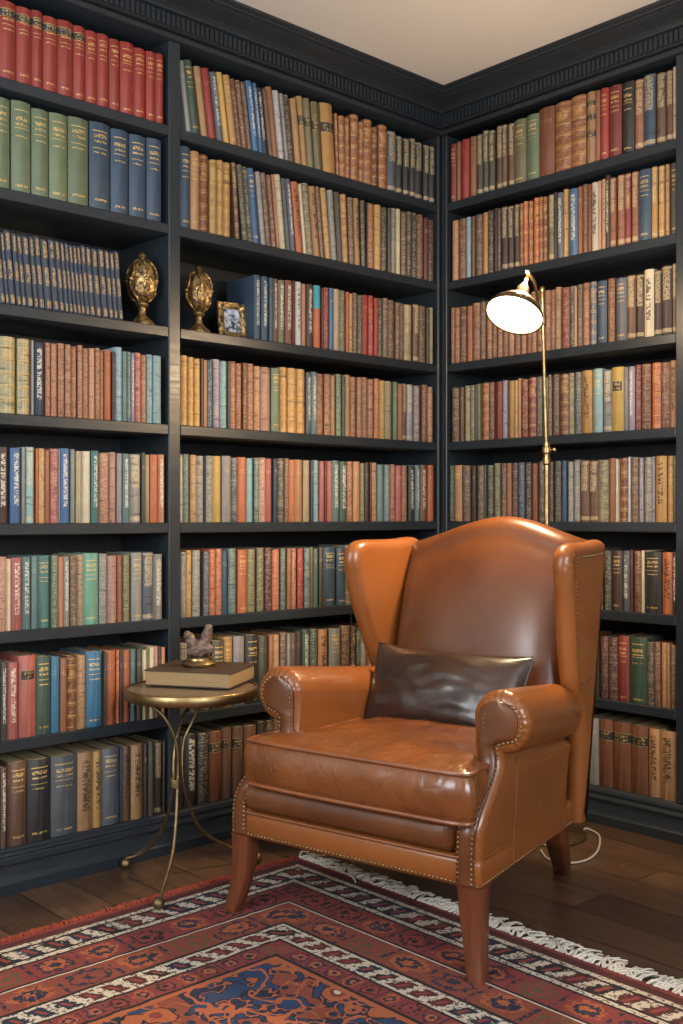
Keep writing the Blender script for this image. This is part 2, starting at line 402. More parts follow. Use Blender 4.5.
ROWS = [  # (wall, shelf, bay words, usual height, first column, books left to right)
 ('L',0,'left bay',.222,0.6,"18.3Rk 33.4Rk 45Rk 59.8Rk 75.6Rk 87.5Rk 99.4Ra 111.4Ra 122.4Ra 136.4Ra 148.6Ra 157.6Ra 166.6Ra/.220"),
 ('L',1,'left bay',.256,-6,"12.2Ga 13.8:33Ga 34.2:51Ga 51.6:69.4Ga 70.4:90.5Ga 91.8:112Xa 113.2:130.4Xa 131.6:148Xa 149.4:164Xa/.258"),
 ('L',2,'left bay',.205,1.5,"7Fg<5 11Fg<5 18Fg<5 23Fg<5 28.5Fg<5 35.5Fg<5 40.5Fg<5 47Fg<5 54.5Fg<5 61Fg<5 66.5Fg<5 71Fg<5 75Fg<5 79Fg<5 83Fg<5 87Fg<5 91.5Fg<5 97.5Fg<5 104Fg<5 110.5Fg<5 115.5Fg<5 120Fg<5 125Fg<5"),
 ('L',3,'left bay',.213,2,"18.2pl/.217 19.8:32pl/.215 32.8:35zn 35.5:46.2Fv 47.8:52.8Tw 53.4:59.6Tw 60:66.2Tw 66.8:72.8Tw 73.4:79Tw 79.6:84.2Tw 84.6:90Tw 90.8:96.7Sw 97.2:101.8Tw 102:106Tw 107.2:113.8On 114.2:117.4dn 118:124.2Iw/.225 124.6:128.8Hn 129.2:133Hw 133.4:136.8lv 137.6:143.7Pw 144:149Tw 149.6:155.2Iw 155.8:163.8Iw"),
 ('L',4,'left bay',.216,-.5,"10.4dv 13:23.8Jv 24:27zn 28.2:36.4Ip 37.8:40.2On 40.4:46.4Cw 46.8:51.2Tn 52:60.2Pw 60.4:62.2ln 62.5:71.8Jv 72.8:77zn 78:83.4Bn 84.2:92.8Wn 93.6:101Ev 101.8:111.8Sw 112.2:118.2Kw 119.2:124.2ln 124.8:131.2Hv 132.5:143.4zp 143.8:146.8on 147.2:152Bn 152.4:159.6On 160.4:166.8Sv"),
 ('L',5,'left bay',.208,.3,"8Sw 8.3:13Wn 13.2:23.8Pv 24.2:33.2Hv 33.6:39.4Hn 39.8:53.2Ea 53.6:59.8Gw 60:65Sn 65.2:71.4zv 72:78.9bw 79.4:85.5Bw 86:101.3Ma/.213 101.7:109.4zw 109.8:119Kw 119.6:124.2Tn 125.4:132.2Lw 133.8:144.2za/.211 145:155.6Zp/.212 156.2:165.2zv"),
 ('L',6,'left bay',.221,-.5,"2.2kn 2.5:9.2ov 9.6:20.2Pv 21.6:38.7Pb/.233 39.3:53.5Na/.227 54:62.5Qn/.222 62.8:69.2Tn 69.6:79.2Ul 79.6:88.4Aw 89:105.3Qa/.226 105.8:108.2dn 108.4:118.6On/.223 118.8:122Ow 122.3:125.3dn 125.5:132.9On 133.3:138.8Hn 139:144on 144.3:148.4Wn 148.6:151.4Ln 151.6:156Wn 156.6:160.4Kn 160.6:163dn 163.2:166.6Sn"),
 ('L',7,'left bay',.233,-.5,"2.2kn 2.5:8.7bv 8.9:10.6mn 11:29.3ba/.238 30:53.2ka/.235 53.6:79.8Za/.233 80.3:95.6Ad/.232 95.8:104.5Cd/.229 104.9:122.2Za/.231 122.5:124.2Fn 124.5:133.6bd 133.8:145.3Ad 145.8:150.2dn 150.4:156.6on 157:164.8dp 165:167.4kn"),
 ('L',0,'middle bay',.226,188,"193.2zn<8 194:203Na/.232<8 204:210.4An<8 211:219Rn<8 219.4:226Zv<8 226.6:232.4Yn<8 232.8:239.5Ca<8 239.8:244.6Uw<8 244.9:250Uw<8 250.3:255bw<8 255.4:261.2Jv/.232<8 261.5:265.4Jv/.232<7.5 265.8:271Fv<7.5 271.3:275bn<7.5 275.2:280.7Tn/.236<7.5 281.2:287Vw/.231<7 287.4:291.2zw<7 291.6:297.8dw<7 298.2:304.2An<6.5 304.5:310Cb/.240<6 310.4:317Lb/.241<5.5 317.6:324.6Lb/.238<5 326:338Cb/.246<4 339:341.8Tl<2.5 342.1:348.2Tl<1.5 348.5:353Tl<1 353.4:361Tl/.241 361.4:366.5Tl 366.8:375Tl/.241 375.3:380.9Ul 381.5:389.6Tl/.239 390.2:398.8Zp 399.3:405.3kp 405.8:411.9kp 412.4:418kp 418.8:425.8kp 426.3:431.6kp 432.2:437.6kp"),
 ('L',1,'middle bay',.248,182.5,"192.9Xa/.261 193.2:202Aa/.254 203:211.5Ul/.252 212.3:218.9Cl 219.2:225.6Cl 226:233.2Cl/.246 237:241.5bl<4 244.5:250ow<6 250.5:255.5ow<6 256:263Ja/.251<6 263.5:268zw<6 268.4:273.6bw<6 274:278.8Uw<6 279.2:282.2Sn<6 282.6:288.8Ww/.254<6 289.2:293.4Zn<6 293.8:298.6Zv<6 299.2:305.8Od<6 306.1:309.2Wn<6 309.6:316.2Lw<6 316.9:323.3Ad/.247<6 323.6:327.4bw<6 328:333.3Cw<6 333.9:339.9zw<5 340.3:345.8on<4.5 346.2:352Al<3 352.4:357.8bw<2.5 358.1:363.2Ad<2 363.9:368.2ow<1.5 368.5:369.6dn 369.9:377Tw<.8 377.4:384Cw 384.7:390ow/.243 390.3:393.8on 394:398.8zw 399.3:403.5Wn 404:409.1bw 409.3:413.8ow 414.4:419.7dw 420:426Uw 426.4:431.3mn 431.6:437.4mw"),
 ('L',2,'middle bay',.221,256.2,"262.7Xv/.218 263.8:270.7Xv/.218 271.2:275Xn 275.4:280.1bv 281:287.4Lv 287.8:295Uv 295.2:298.2mn 298.4:304.4Vd 304.7:308.8Sn 309.3:315.4dv 316.6:323.4Ot 323.8:326mn 326.3:331.8Rw 332:335.9Jn 336:341.7Bn 342:347.9Lw 348.1:351.3On 351.6:355.2Cw 355.8:360.4bw 360.8:365.7ow 366:371.5Rn 371.8:376.6Rw 377:380.9Rn 381.1:385.2ow 385.4:390.8bw 391.3:397.6bw 398.1:402.8bw 403:407bw 407.8:415pp 416:421.6bp 422.6:428.9bw 429.3:432.2on 432.6:435.7pw"),
 ('L',3,'middle bay',.221,183,"190.6Cl 191.2:197Cl 197.4:203Cl 203.6:205.4bn 205.7:208.7An 209:214.3Xw 216:222.3lw 223.4:230Iw 230.2:232.1Nn 232.6:238.2Tw 238.8:244.3Tw 245.4:249.2Uw 249.8:255.9Tw 256.8:263.2Aw 264.4:273.4Kw 274.4:282.6Ga 283.4:290.5Cl/.225 290.9:299.5Cl/.225 299.8:307.7Cl/.225 308.6:313.5Zv 313.9:319.4Hv 320:326.8Tw 327.3:333.9Tw 334.1:338Aw 338.8:343.8Gw 344:347.4Nn 347.7:352.8An/.225 353.2:358.9Tw 359.4:364.5Tw 364.7:370Tw 371:376.5Sw 376.8:382Ow 382.5:387.9Yw 388.4:394.8pw 395.7:399.9Gn 400.6:405.4Tn 405.9:409.5bp 409.7:415.7lp 417.5:423lw 424.8:430Uw 430.8:435.8Sw"),
 ('L',4,'middle bay',.218,181.2,"184.2Ww 186:191.6Hw 192.6:198.2Aw 198.8:206.8zw 209:215.3zw 215.8:224.3Yn 225:233.5zn 234:240.3Zw 241:249.2On 249.7:255.7In 256.8:261.2Hw 261.5:267.8Kw 268:274.8Pn 275.6:279.6Fn 280.5:286.8ow 287:291.4bw 291.8:297.8On 298.1:305.7An 306:312.3Bn 312.5:315.5Fn 315.8:321.8Iw 322:326.9Pn 327.1:329.3mn 329.5:335.2Pn 335.6:342.6Hv 342.9:349.6Nv 350.5:356.2Tw 356.4:363An 363.4:367.6Lw 367.9:371.8dn 372.1:373.9mn 374.3:380.5Aw 380.8:386.9Hn 387.5:393.3Hw 393.8:398.5Pw 398.8:404.8Pn 405.4:410.6Tw 411.7:417.2kv 418.9:423.2Hv 423.7:429.4bv 430.7:436.5On"),
 ('L',5,'middle bay',.213,182.8,"188.2zw 188.6:194Cw 195.2:203zw 205.8:211.2Zw 211.5:217.3Ow 217.7:223.9Ow 224.2:229.8Xn 231.2:238.8Hw 240.5:249.5Oa 250:257.9Lw 259.7:266.7Lw 267.7:274.7mw 275.5:282.6Ow 283.8:288.8Hw 289.7:293.6Tn 293.9:298.4Sw 299.8:305.7Rw 306.5:312.5Hw 312.7:315.5Ln 315.8:320.2Hn 321:324.8on 326:338Xa 339.4:348.4Xa"),
 ('L',6,'middle bay',.228,181.5,"191zw 192:203ow 203.4:214bw 215:226.8oa 227.1:235.8Ca 236.6:247.6zn 248.3:261ka 261.4:269.9on 271.5:276.2Tn 276.5:282.5Aw 282.8:288.8bw 289:292.8zn 293:298.4bn 299:304.8dn 305:312.2Nv 313:320.6Nw 321.4:330.2Ad 331.8:342.8za 344:353bw"),
 ('L',7,'middle bay',.234,181.5,"185dn 187.5:199.9kv 200.4:211.2kw 212:224.9Ub 225.6:235.2bb 235.8:246.6bb 247:259.2bn 259.8:268dn 268.5:276dw 276.5:285bw"),
 ('R',0,'right bookcase',.238,447.8,"454Da/.228 454.5:458Tn/.23 458.4:466.1Rn/.232 466.4:473.2Tn/.234 474:479.9op 480.2:485.8op 486.1:492.1op 493.4:499.8bp 500.2:504.6bp 505:511.2bp 511.6:523.6La 524.2:536.5Ga/.24 536.8:552.2Un/.248 552.7:568.5Tl/.248 569:583.7Tl/.25 584.2:593.2Ab/.25 593.5:598.2Tn/.246 598.4:606.2Ra/.246 606.6:619Da/.244 619.5:631.5ka/.242 632.5:640.9Tp/.236 641.3:653.1Xp 653.8:662.8bp 663.6:670.7bp 671.4:675Bp"),
 ('R',1,'right bookcase',.24,449,"455.6Aw 456:463.6Uw 463.9:468.2In 468.6:472.2bn 472.5:479.4bw 479.8:485.4Cn 486:491.2dw 491.4:495.2dn 495.4:498.8dw 499:505.2dp 505.5:511dp 511.2:516.4dp 516.7:521.4Tl 521.7:525.8Ol 526:530.4Tl 530.8:536.2Ol 536.4:540.4Tl 540.8:545Ul 545.5:551.6Lp 551.9:554.6dn 554.9:561.4Zv 561.6:566Cw 566.2:575.2Jv 575.6:579.9Tn 580.1:585.2Uw 585.5:589.2Un 589.4:596.2Wd 596.4:599Kn 599.2:603.2Aw 603.5:607.8dv/.252 608.2:613.8Tp 614.5:621.6Tp 622.3:628Dp 628.8:635.5Tp 636.2:648.9Xa 649.8:655.6Cp 656.8:662.5Cp 663.5:667.2Aw 668:675oa"),
 ('R',2,'right bookcase',.22,447.8,"452Tw 452.3:457.2Tw 457.5:463.7Uw 464:469.2Tn 469.6:477.6Tw 478:483.2bw 483.6:489Tw 489.3:494.2Uw 494.5:500Tw 500.3:506Uw 506.3:512Tw 512.3:518Uw 518.3:523.6Tw 523.9:529Uw 529.3:534.4Tw 534.8:541Uw 541.5:548Tw 548.4:552.8Tw 553:558.6Aw 559:566.8Dw 567.1:572.2ow 572.4:574.8Kn 575.2:580.2bw 580.8:587.2Tw 587.8:594.2Zl 594.8:604.3Xa 605.2:612.2Uw 613.4:624Za 624.3:632.9bp 633.2:641.2dp 641.7:651.2Wd/.226 651.4:658.9dp 659.7:669.7dp/.226 671:675bp/.228"),
 ('R',3,'right bookcase',.217,449,"456.6bw 457.8:461.4bn 462.3:467.6pw 467.9:472.4Lw 472.7:475.4Zn 475.7:478.6Ln 479:486.7Tl 487.4:492.2Uw 492.8:498.8Dn 499.4:504.2lw 505.8:511.8Cn 512.1:515.4Cw 515.7:518.6An 518.8:525.5Dw 526:533.7Dl 534.4:540.2ow 541:545.4zn 545.7:549.6bw 550:556.3bw 557:565.5Ul 565.8:571.2Lw 571.9:578.6Zw 579.7:589.8Cd/.22 590.3:599.7Ia/.222 600.5:608.5zp 608.8:620.9Yb/.22 621.3:625.8zn 626.2:632.3lv 632.7:638.4Dw 639:648.3Uw 649.4:658.1Ol 658.5:667.5Uw 667.9:675Ad"),
 ('R',4,'right bookcase',.218,446.8,"451.2Nw 451.5:459.5Aa 460:467.6bw 468.6:472.8dn 474.2:481.5bw 481.8:483.8Nn 484.3:490.3ow 491.8:497.6Lw 498.4:503.4bw 503.6:508.7Tn 509.3:515mw 515.8:522.2Xw 523.2:528.9dw 529.3:534.4Un 535.9:542.2ow 542.6:546.8dn 547:551dw 552.4:558.9ow 559.8:564.4Xn 565.5:570.6zw 571.3:577zw 577.6:586.4bp 586.8:595.6bp 595.8:606.2Lw 606.4:614.2Tn 614.4:617Wn 617.2:626.6Ul 626.8:629Vn 629.4:636.3bw 637:641.3lw 642:650.5zw 650.8:653.2lw 653.7:664.3Cd 665.4:671.6Cw 672:675dw"),
 ('R',5,'right bookcase',.209,601.6,"609ow 609.4:619.6da 620:627.3Zv 627.7:630.6mn 631:639.3Uw 639.6:642.4Wn 642.6:659ka 659.4:670.2Od 670.7:675kv"),
 ('R',6,'right bookcase',.214,592.8,"597.2dn 597.4:605.8mw 606.1:615.6mw 615.9:626.9Da/.222 627.2:644.2Na/.222 644.5:651.6ow 651.9:658.3Uw 658.7:665.2Aw 665.4:668An 668.4:673.6bw"),
 ('R',7,'right bookcase',.226,583.5,"596zn/.231 596.5:609.7Ub/.231 610.1:627.9Ub/.231 628.3:645.2Ub/.23 645.8:656.5Ad/.228 656.9:673.2Ad/.227"),
]
ORD = 'first second third fourth fifth sixth seventh eighth ninth tenth eleventh twelfth thirteenth fourteenth fifteenth sixteenth seventeenth eighteenth nineteenth twentieth'.split()
ORD += ['twenty-' + x for x in ORD[:9]] + ['thirtieth']
SHELF = 'top second third fourth fifth sixth seventh bottom'.split()
TOK = re.compile(r'(?:(-?[\d.]+):)?(-?[\d.]+)([A-Za-z])([a-z])(?:/(\.\d+))?(?:<([\d.]+))?$')

def book_geo(w, h, d, style):
    """cover of one book: rounded spine at y = 0 looking to -y, boards, open at the page edges"""
    n = 8; t = .0024; b = min(.010, w * .32)
    out = [(0, d)] + [(w*i/n, b - b*math.sin(PI*i/n)) for i in range(n + 1)] + [(w, d)]
    inn = [(t, d)] + [(t + (w-2*t)*i/n, b + t - b*math.sin(PI*i/n)*.9) for i in range(n + 1)] + [(w - t, d)]
    if style == 'l':
        zs = [0]; 
        for c in (.185, .355, .525, .695, .865): zs += [c-.014, c-.008, c+.008, c+.014]
        zs += [1]
    else: zs = [0, .004, .996, 1]
    V, F, UV = [], [], []
    m = n + 3
    for q in zs:
        k = 0
        if style == 'l' and 0 < q < 1:
            j = zs.index(q) - 1
            k = .0016 if j % 4 in (1, 2) else 0
        if style != 'l' and q in (0, 1): k = -.0008
        for i, (x, y) in enumerate(out):
            e = math.sin(PI*(i-1)/n) if 1 <= i <= n + 1 else 0
            V.append((x, y - k*e, q*h))
    for a in range(len(zs) - 1):
        for i in range(m - 1):
            F.append((a*m+i, a*m+i+1, (a+1)*m+i+1, (a+1)*m+i))
            if 1 <= i <= n: UV.append([((i-1)/n, zs[a]), (i/n, zs[a]), (i/n, zs[a+1]), ((i-1)/n, zs[a+1])])
            else: UV.append([(-1, 0)]*4)
    o = len(V); top = (len(zs) - 1) * m
    for z in (0, h): V += [(x, y, z) for x, y in inn]
    for i in range(m - 1):
        F += [(o+i+1, o+i, o+m+i, o+m+i+1), (top+i, top+i+1, o+m+i+1, o+m+i), (i+1, i, o+i, o+i+1)]; UV += [[(-1, 0)]*4]*3
    F += [(0, top, o+m, o), (m-1, o+m-1, o+2*m-1, top+m-1)]; UV += [[(-1, 0)]*4]*2
    e = .0028
    P = MB().box((t+.0003, b+t+.001, e), (w-t-.0003, d-.004, h-e))
    return V, F, UV, P

def set_attr(me, cols, inks, uvs):
    ca = me.color_attributes.new('Col', 'FLOAT_COLOR', 'CORNER'); ia = me.color_attributes.new('Ink', 'FLOAT_COLOR', 'CORNER')
    uv = me.uv_layers.new(name='UVMap')
    cc, ii, uu = [], [], []
    for p, c, i, q in zip(me.polygons, cols, inks, uvs):
        n = p.loop_total
        cc += list(c) * n; ii += list(i) * n
        for a in q: uu += [a[0], a[1]]
    ca.data.foreach_set('color', cc); ia.data.foreach_set('color', ii); uv.data.foreach_set('uv', uu)

LABM = None
def m_label():
    t = NT('black_spine_label'); uvn = t.n('ShaderNodeUVMap'); uvn.uv_map = 'UVMap'; s = t.sep(uvn.outputs[0])
    oi = t.n('ShaderNodeObjectInfo').outputs['Random']
    m = t.gt(t.noise(t.xyz(t.mul(s[0], 11), t.mul(s[1], 5), t.mul(oi, 50.)), 1, 1), .52)
    m = t.mul(t.mul(m, t.win(s[0], .15, .85)), t.orr(t.win(s[1], .15, .42), t.win(s[1], .55, .85)))
    m = t.orr(t.mul(m, .75), t.mul(t.orr(t.lt(s[1], .05), t.gt(s[1], .95)), .8))
    t.set(Base_Color=t.mix(m, lin('#2b2a26'), lin('#b9a06c')), Roughness=.5); return t.m
LABM = m_label()

books = []      # every book in view
for wall, sh, bay, H, x0, txt in ROWS:
    row = []; prev = x0; pend = None; ptan = 0; cover_first = len(row)
    for tok in txt.split():
        g = TOK.match(tok)
        a = float(g[1]) if g[1] else prev + .35; b = float(g[2])
        prev = b
        f = on_left if wall == 'L' else on_right
        p0, p1 = f(a), f(b); h = float(g[5] or H) - .0; lean = math.radians(float(g[6] or 0))
        if g[5] is None: h *= rnd.uniform(.975, 1.015)
        w = p1 - p0
        if pend is not None:
            need = pend + max(0, math.tan(lean) - ptan) * h + .0006
            if p0 < need: p0 = need; w = max(p1 - p0, w * .6)
        pend = p0 + w; ptan = math.tan(lean)
        row.append(dict(wall=wall, sh=sh, bay=bay, p=p0, w=w*math.cos(lean)-.0006, h=min(h, .262), lean=lean, c=g[3], s=g[4], area=(b-max(a, 0))*h*((b+250) if wall == 'R' else (1350-b)), vis=True))
    n = len(row)
    for i, k in enumerate(row):
        cols = [q for q in row if q['c'] == k['c']]
        mat = 'leather' if k['s'] in 'l' else ('cloth' if k['s'] in 'avkbn' else 'old')
        extra = ', dark label' if k['s'] in 'kb' else ''
        left, right = i + 1, n - i
        if wall == 'R' and sh >= 5: side, r = 'right', right
        elif sh >= 5 and bay == 'middle bay': side, r = 'left', left
        else: side, r = ('left', left) if left <= right else ('right', right)
        where = f"{SHELF[sh]} shelf of the {bay}" if not extra else f"{bay}'s {SHELF[sh]} shelf"
        only = '' 
        place = f"{ORD[r-1]} from the {side}" if r > 1 else f"{side}most"
        k['label'] = f"{PAL[k['c']][1]} {mat} book{extra}, {place} on the {where}"
        k['group'] = f"books on the {SHELF[sh]} shelf of the {bay}"
    books += row
books.sort(key=lambda k: -k['area'])
for k in books[300:]: k['vis'] = False
# books standing on beyond the frame and behind the chair: part of the uncounted rest
def filler(wall, sh, a, b, H, pal):
    p = a
    while True:
        w = rnd.uniform(.018, .04)
        if p + w > b: break
        books.append(dict(wall=wall, sh=sh, p=p, w=w, h=min(.262, H*rnd.uniform(.95, 1.04)), lean=0, c=rnd.choice(pal), s=rnd.choice('wwlnav'), vis=False)); p += w + .001
for sh in range(8):
    if sh != 2: filler('L', sh, LEND+.05, on_left(-7)-.01, (.222, .256, .212, .213, .216, .208, .221, .233)[sh], ('R', 'G', 'F', 'TApB', 'TAJzB', 'SPHz', 'PNTA', 'bUkZ')[sh])
    else: filler('L', sh, LEND+.07, on_left(0)-.04, .21, 'F')
    filler('R', sh, POSTR+.053, REND-.05, .225, 'TUbAdoDX')
filler('L', 5, on_left(349), -.02, .21, 'OTHXz'); filler('L', 6, on_left(354), -.02, .22, 'boTANz'); filler('L', 7, on_left(286), -.02, .23, 'bdUTk')
filler('R', 5, .034, on_right(601), .21, 'bdoUT'); filler('R', 6, .034, on_right(592), .215, 'bdmUT'); filler('R', 7, .034, on_right(583), .225, 'bdTAU')

def book_matrix(k):
    z = SZ[k['sh']]; set_ = k['set']
    if k['wall'] == 'L': M = Matrix.Translation((-.0045 - set_, k['p'], z+.0002)) @ Matrix.Rotation(PI/2, 4, 'Z')
    else: M = Matrix.Translation((k['p'], .0045 + set_, z+.0002))
    return M @ Matrix.Rotation(-k['lean'], 4, 'Y')
rest = MB(); rc, ri, ru, rm = [], [], [], []
STY = list('nalvdwpgt'); PGI = len(STY)
for k in books:
    k['set'] = rnd.uniform(0, .003) if k['s'] in 'kg' or k['c'] in 'GX' else rnd.uniform(0, .007)
    d = min(k['h'] * .74, .2)
    st = {'k': 'a', 'b': 'n'}.get(k['s'], k['s'])
    V, F, UV, P = book_geo(k['w'], k['h'], d, st)
    base = lin(PAL[k['c']][0]); j = rnd.uniform(.86, 1.12)
    lum = .3*base[0]+.6*base[1]+.1*base[2]; base = tuple((lum + (x-lum)*.86)*.84 for x in base[:3])
    col = (base[0]*j*rnd.uniform(.95, 1.05), base[1]*j, base[2]*j*rnd.uniform(.92, 1.08), 1)
    ik = lin(INK[st]); 
    if st in 'w': ik = tuple(lerp(base[q], ik[q], .6) for q in range(3))
    if st == 'w' and sum(base[:3]) > .75: ik = tuple(x*.4 for x in base[:3])
    ink = (ik[0], ik[1], ik[2], rnd.random())
    M = book_matrix(k)
    if k['vis']:
        o = mesh('book', V, F, BMAT[st], sharp=35)
        set_attr(o.data, [col]*len(F), [ink]*len(F), UV)
        o.matrix_world = M
        o['label'] = k['label']; o['category'] = 'book'; o['group'] = k['group']
        P.build('page_block', PAGES, o, sharp=None)
        if k['s'] in 'kb':
            w, h = k['w'], k['h']; b = min(.010, w*.32)
            if k['s'] == 'k': bands = [(.80, .90)]
            elif k['c'] in 'TUb' and k['sh'] == 7: bands = [(.70, .84)]
            elif k['c'] == 'P': bands = [(.70, .82)]
            elif k['c'] == 'A' and k['sh'] == 0: bands = [(.80, .88), (.60, .69), (.36, .46)]
            elif k['c'] == 'Y': bands = [(.62, .78)]
            else: bands = [(.58, .73)]
            for q0, q1 in bands:
                i0, i1 = (0, 8) if k['c'] not in 'PY' else (1, 7)
                pts = [(w*i/8, b - b*math.sin(PI*i/8) - .0005) for i in range(i0, i1+1)]; c = len(pts)
                vv = [(x, y, q0*h) for x, y in pts] + [(x, y, q1*h) for x, y in pts]
                vv += [(x, y + .0012, z) for x, y, z in vv]
                ff = [(i, i+1, c+i+1, c+i) for i in range(c-1)] + [(2*c+i+1, 2*c+i, 3*c+i, 3*c+i+1) for i in range(c-1)]
                ff += [(c+i, c+i+1, 3*c+i+1, 3*c+i) for i in range(c-1)] + [(i+1, i, 2*c+i, 2*c+i+1) for i in range(c-1)] + [(0, c, 3*c, 2*c), (c-1, 3*c-1, 4*c-1, 2*c-1)]
                lo = mesh('spine_label', vv, ff, LABM, o, sharp=35, label='black spine label with gilt lettering' if k['s'] == 'k' else 'dark label across the spine')
                uv = lo.data.uv_layers.new(name='UVMap')
                for li, l in enumerate(lo.data.loops):
                    vi = l.vertex_index % (2*c); uv.data[li].uv = ((vi % c)/(c-1), vi // c)
    else:
        rest.add([M @ Vector(p) for p in V], F); rc += [col]*len(F); ri += [ink]*len(F); ru += UV; rm += [STY.index(st)]*len(F)
        rest.add([M @ Vector(p) for p in P.v], P.f); q = len(P.f); rc += [col]*q; ri += [ink]*q; ru += [[(-1, 0)]*4]*q; rm += [PGI]*q
ro = rest.build('smaller_books', [BMAT[s] for s in STY] + [PAGES], sharp=35, mi=rm)
set_attr(ro.data, rc, ri, ru)
ro['kind'] = 'stuff'; ro['label'] = 'the many narrow old books filling the remaining space on the shelves'; ro['category'] = 'books'

# ---------------------------------------------------------------- gilded finials and picture frame on the third shelf
def finial(y, label, sc, rot, x=-.062):
    t = thing('finial', label, 'ornament', (x, y, SZ[2]+.0003), rot, 'gilded finials on the third shelf')
    def sl(p): return [(r*sc, z*sc) for r, z in p]
    MB().lathe(sl([(.0405, 0), (.042, .004), (.041, .009), (.036, .013), (.033, .018), (.025, .023), (.02, .03)]), 32).build('base', GILT, t)
    MB().lathe(sl([(.0195, .029), (.014, .036), (.0115, .05), (.012, .058), (.018, .064), (.0215, .068), (.0205, .073), (.0125, .078), (.012, .0815)]), 24).build('stem', GILT, t)
    b = MB(); rings = []
    for i in range(25):
        a = -PI/2 + PI*i/24; z = .145 + .066*math.sin(a); q = max(math.cos(a), .03)
        r = .045*q**.8*(1 + .12*math.sin(-a))
        ring = []
        for j in range(40):
            th = 2*PI*j/40; nn = noise.noise(Vector((math.cos(th)*2.2*q, math.sin(th)*2.2*q, z*40 + y*9)))
            k = 1 + .09*nn + .05*math.cos(8*th)
            ring.append((r*k*math.cos(th)*sc, r*k*math.sin(th)*sc, z*sc))
        rings.append(ring)
    b.loft(rings).build('ovoid_body', GILT, t)
    s = MB()
    for j in range(6):
        th = 2*PI*j/6 + .3
        pts = []
        for i in range(9):
            a = -PI*.42 + PI*.84*i/8; r = .0475*math.cos(a)**.8 + .001; z = .145 + .068*math.sin(a); w = th + .16*math.sin(i*1.5)
            pts.append((r*math.cos(w)*sc, r*math.sin(w)*sc, z*sc))
        s.tube(pts, .0038*sc, 8, 4)
        s.ball(pts[4], .0075*sc, 8, 6); s.ball(pts[2], .006*sc, 8, 6)
    s.build('scrollwork', GILT, t)
    MB().lathe(sl([(.008, .206), (.012, .211), (.007, .216), (.009, .219), (.0125, .225), (.0105, .232), (.004, .2365)]), 16).build('top_knob', GILT, t)
finial(-1.338, 'gilded openwork finial with a thick stem, standing left of the upright post', .985, .5)
finial(-1.121, 'gilded openwork finial standing between the upright post and the small picture frame', .96, 1.3)
pf = thing('picture_frame', 'small ornate gilt frame with a dark grey picture beside the right finial', 'picture frame', (-.058, -.978, SZ[2]+.0035), math.radians(80))
W2, H2, B2 = .0525, .127, .023
tilt = Matrix.Rotation(math.radians(-9), 4, 'X')
fr = MB()
def rect(i, y): return [(-W2+i, y, i), (W2-i, y, i), (W2-i, y, H2-i), (-W2+i, y, H2-i)]
prof = [(0, .012), (0, .003), (.003, 0), (.008, .001), (.012, -.003), (.017, -.001), (.021, .003), (B2, .004), (B2, .012)]
rs = [rect(i, y) for i, y in prof]
rs2 = []
for r in rs:
    q = []
    for a in range(4):
        for s in range(16):
            p = Vector(r[a]).lerp(Vector(r[(a+1) % 4]), s/16); p.y += .0022*noise.noise(p*170); q.append(tilt @ p)
    rs2.append(q)
fr.loft(rs2, cap=False); n = len(rs2[0]); 
fr.f += [((len(rs2)-1)*n + i, (len(rs2)-1)*n + (i+1) % n, (i+1) % n, i) for i in range(n)]
fr.build('frame_moulding', GILT, pf)
MB().box((-W2+B2-.002, .006, B2-.002), (W2-B2+.002, .009, H2-B2+.002), tilt).build('picture', PHOTO, pf, sharp=None)
MB().box((-.012, .0, .0), (.012, .002, .09), Matrix.Translation((0, .052, -.003)) @ Matrix.Rotation(math.radians(14), 4, 'X')).build('easel_back', WOOD, pf, sharp=None)

# ---------------------------------------------------------------- armchair
E1 = Vector((.981, .1946, 0)); E2 = Vector((-.1946, .981, 0)); CO = Vector((.9315, -1.3855, 0))
ch = thing('armchair', 'caramel leather wingback armchair with nailhead trim and turned-over arms on the rug', 'armchair', CO, math.atan2(.1946, .981))
def nails(mb, pts, outward, r=.0037, step=.0115):
    """domed nail heads along a polyline"""
    P = [Vector(p) for p in pts]; acc = 0
    for a, b in zip(P, P[1:]):
        L = (b - a).length; s = -acc
        while s + step <= L:
            s += step
            c = a.lerp(b, s/L); o = outward(c) if callable(outward) else Vector(outward); o = o.normalized()
            t = (b - a).normalized(); bi = o.cross(t)
            rings = []
            for q in range(4):
                an = q*PI/2/3.3; rr = r*math.cos(an); hh = r*.75*math.sin(an)
                rings.append([c + o*hh + t*(rr*math.cos(2*PI*k/8)) + bi*(rr*math.sin(2*PI*k/8)) for k in range(8)])
            mb.loft(rings)
        acc = L - s if L - s < step else 0
    return mb
TAP = lambda v: 1 - .12 * max(0, v) / .66
# seat frame band
b = MB(); rings = []
def plan(ins):
    pts = []
    c = .012
    for (x, y, sx, sy) in ((-.377+ins, ins, -1, -1), (.372-ins, ins, 1, -1), (.322-ins, .665-ins, 1, 1), (-.322+ins, .665-ins, -1, 1)):
        for k in range(5):
            a0 = {(-1, -1): PI, (1, -1): 1.5*PI, (1, 1): 0, (-1, 1): .5*PI}[(sx, sy)] + k*PI/8
            pts.append((x - sx*c + c*math.cos(a0), y - sy*c + c*math.sin(a0)))
    return pts
for ins, z in ((.012, .214), (.003, .216), (0, .221), (0, .268), (.003, .278), (.012, .283)):
    rings.append([(x, y, z) for x, y in plan(ins)])
b.loft(rings).build('seat_frame', LEATHER, ch, sharp=50)
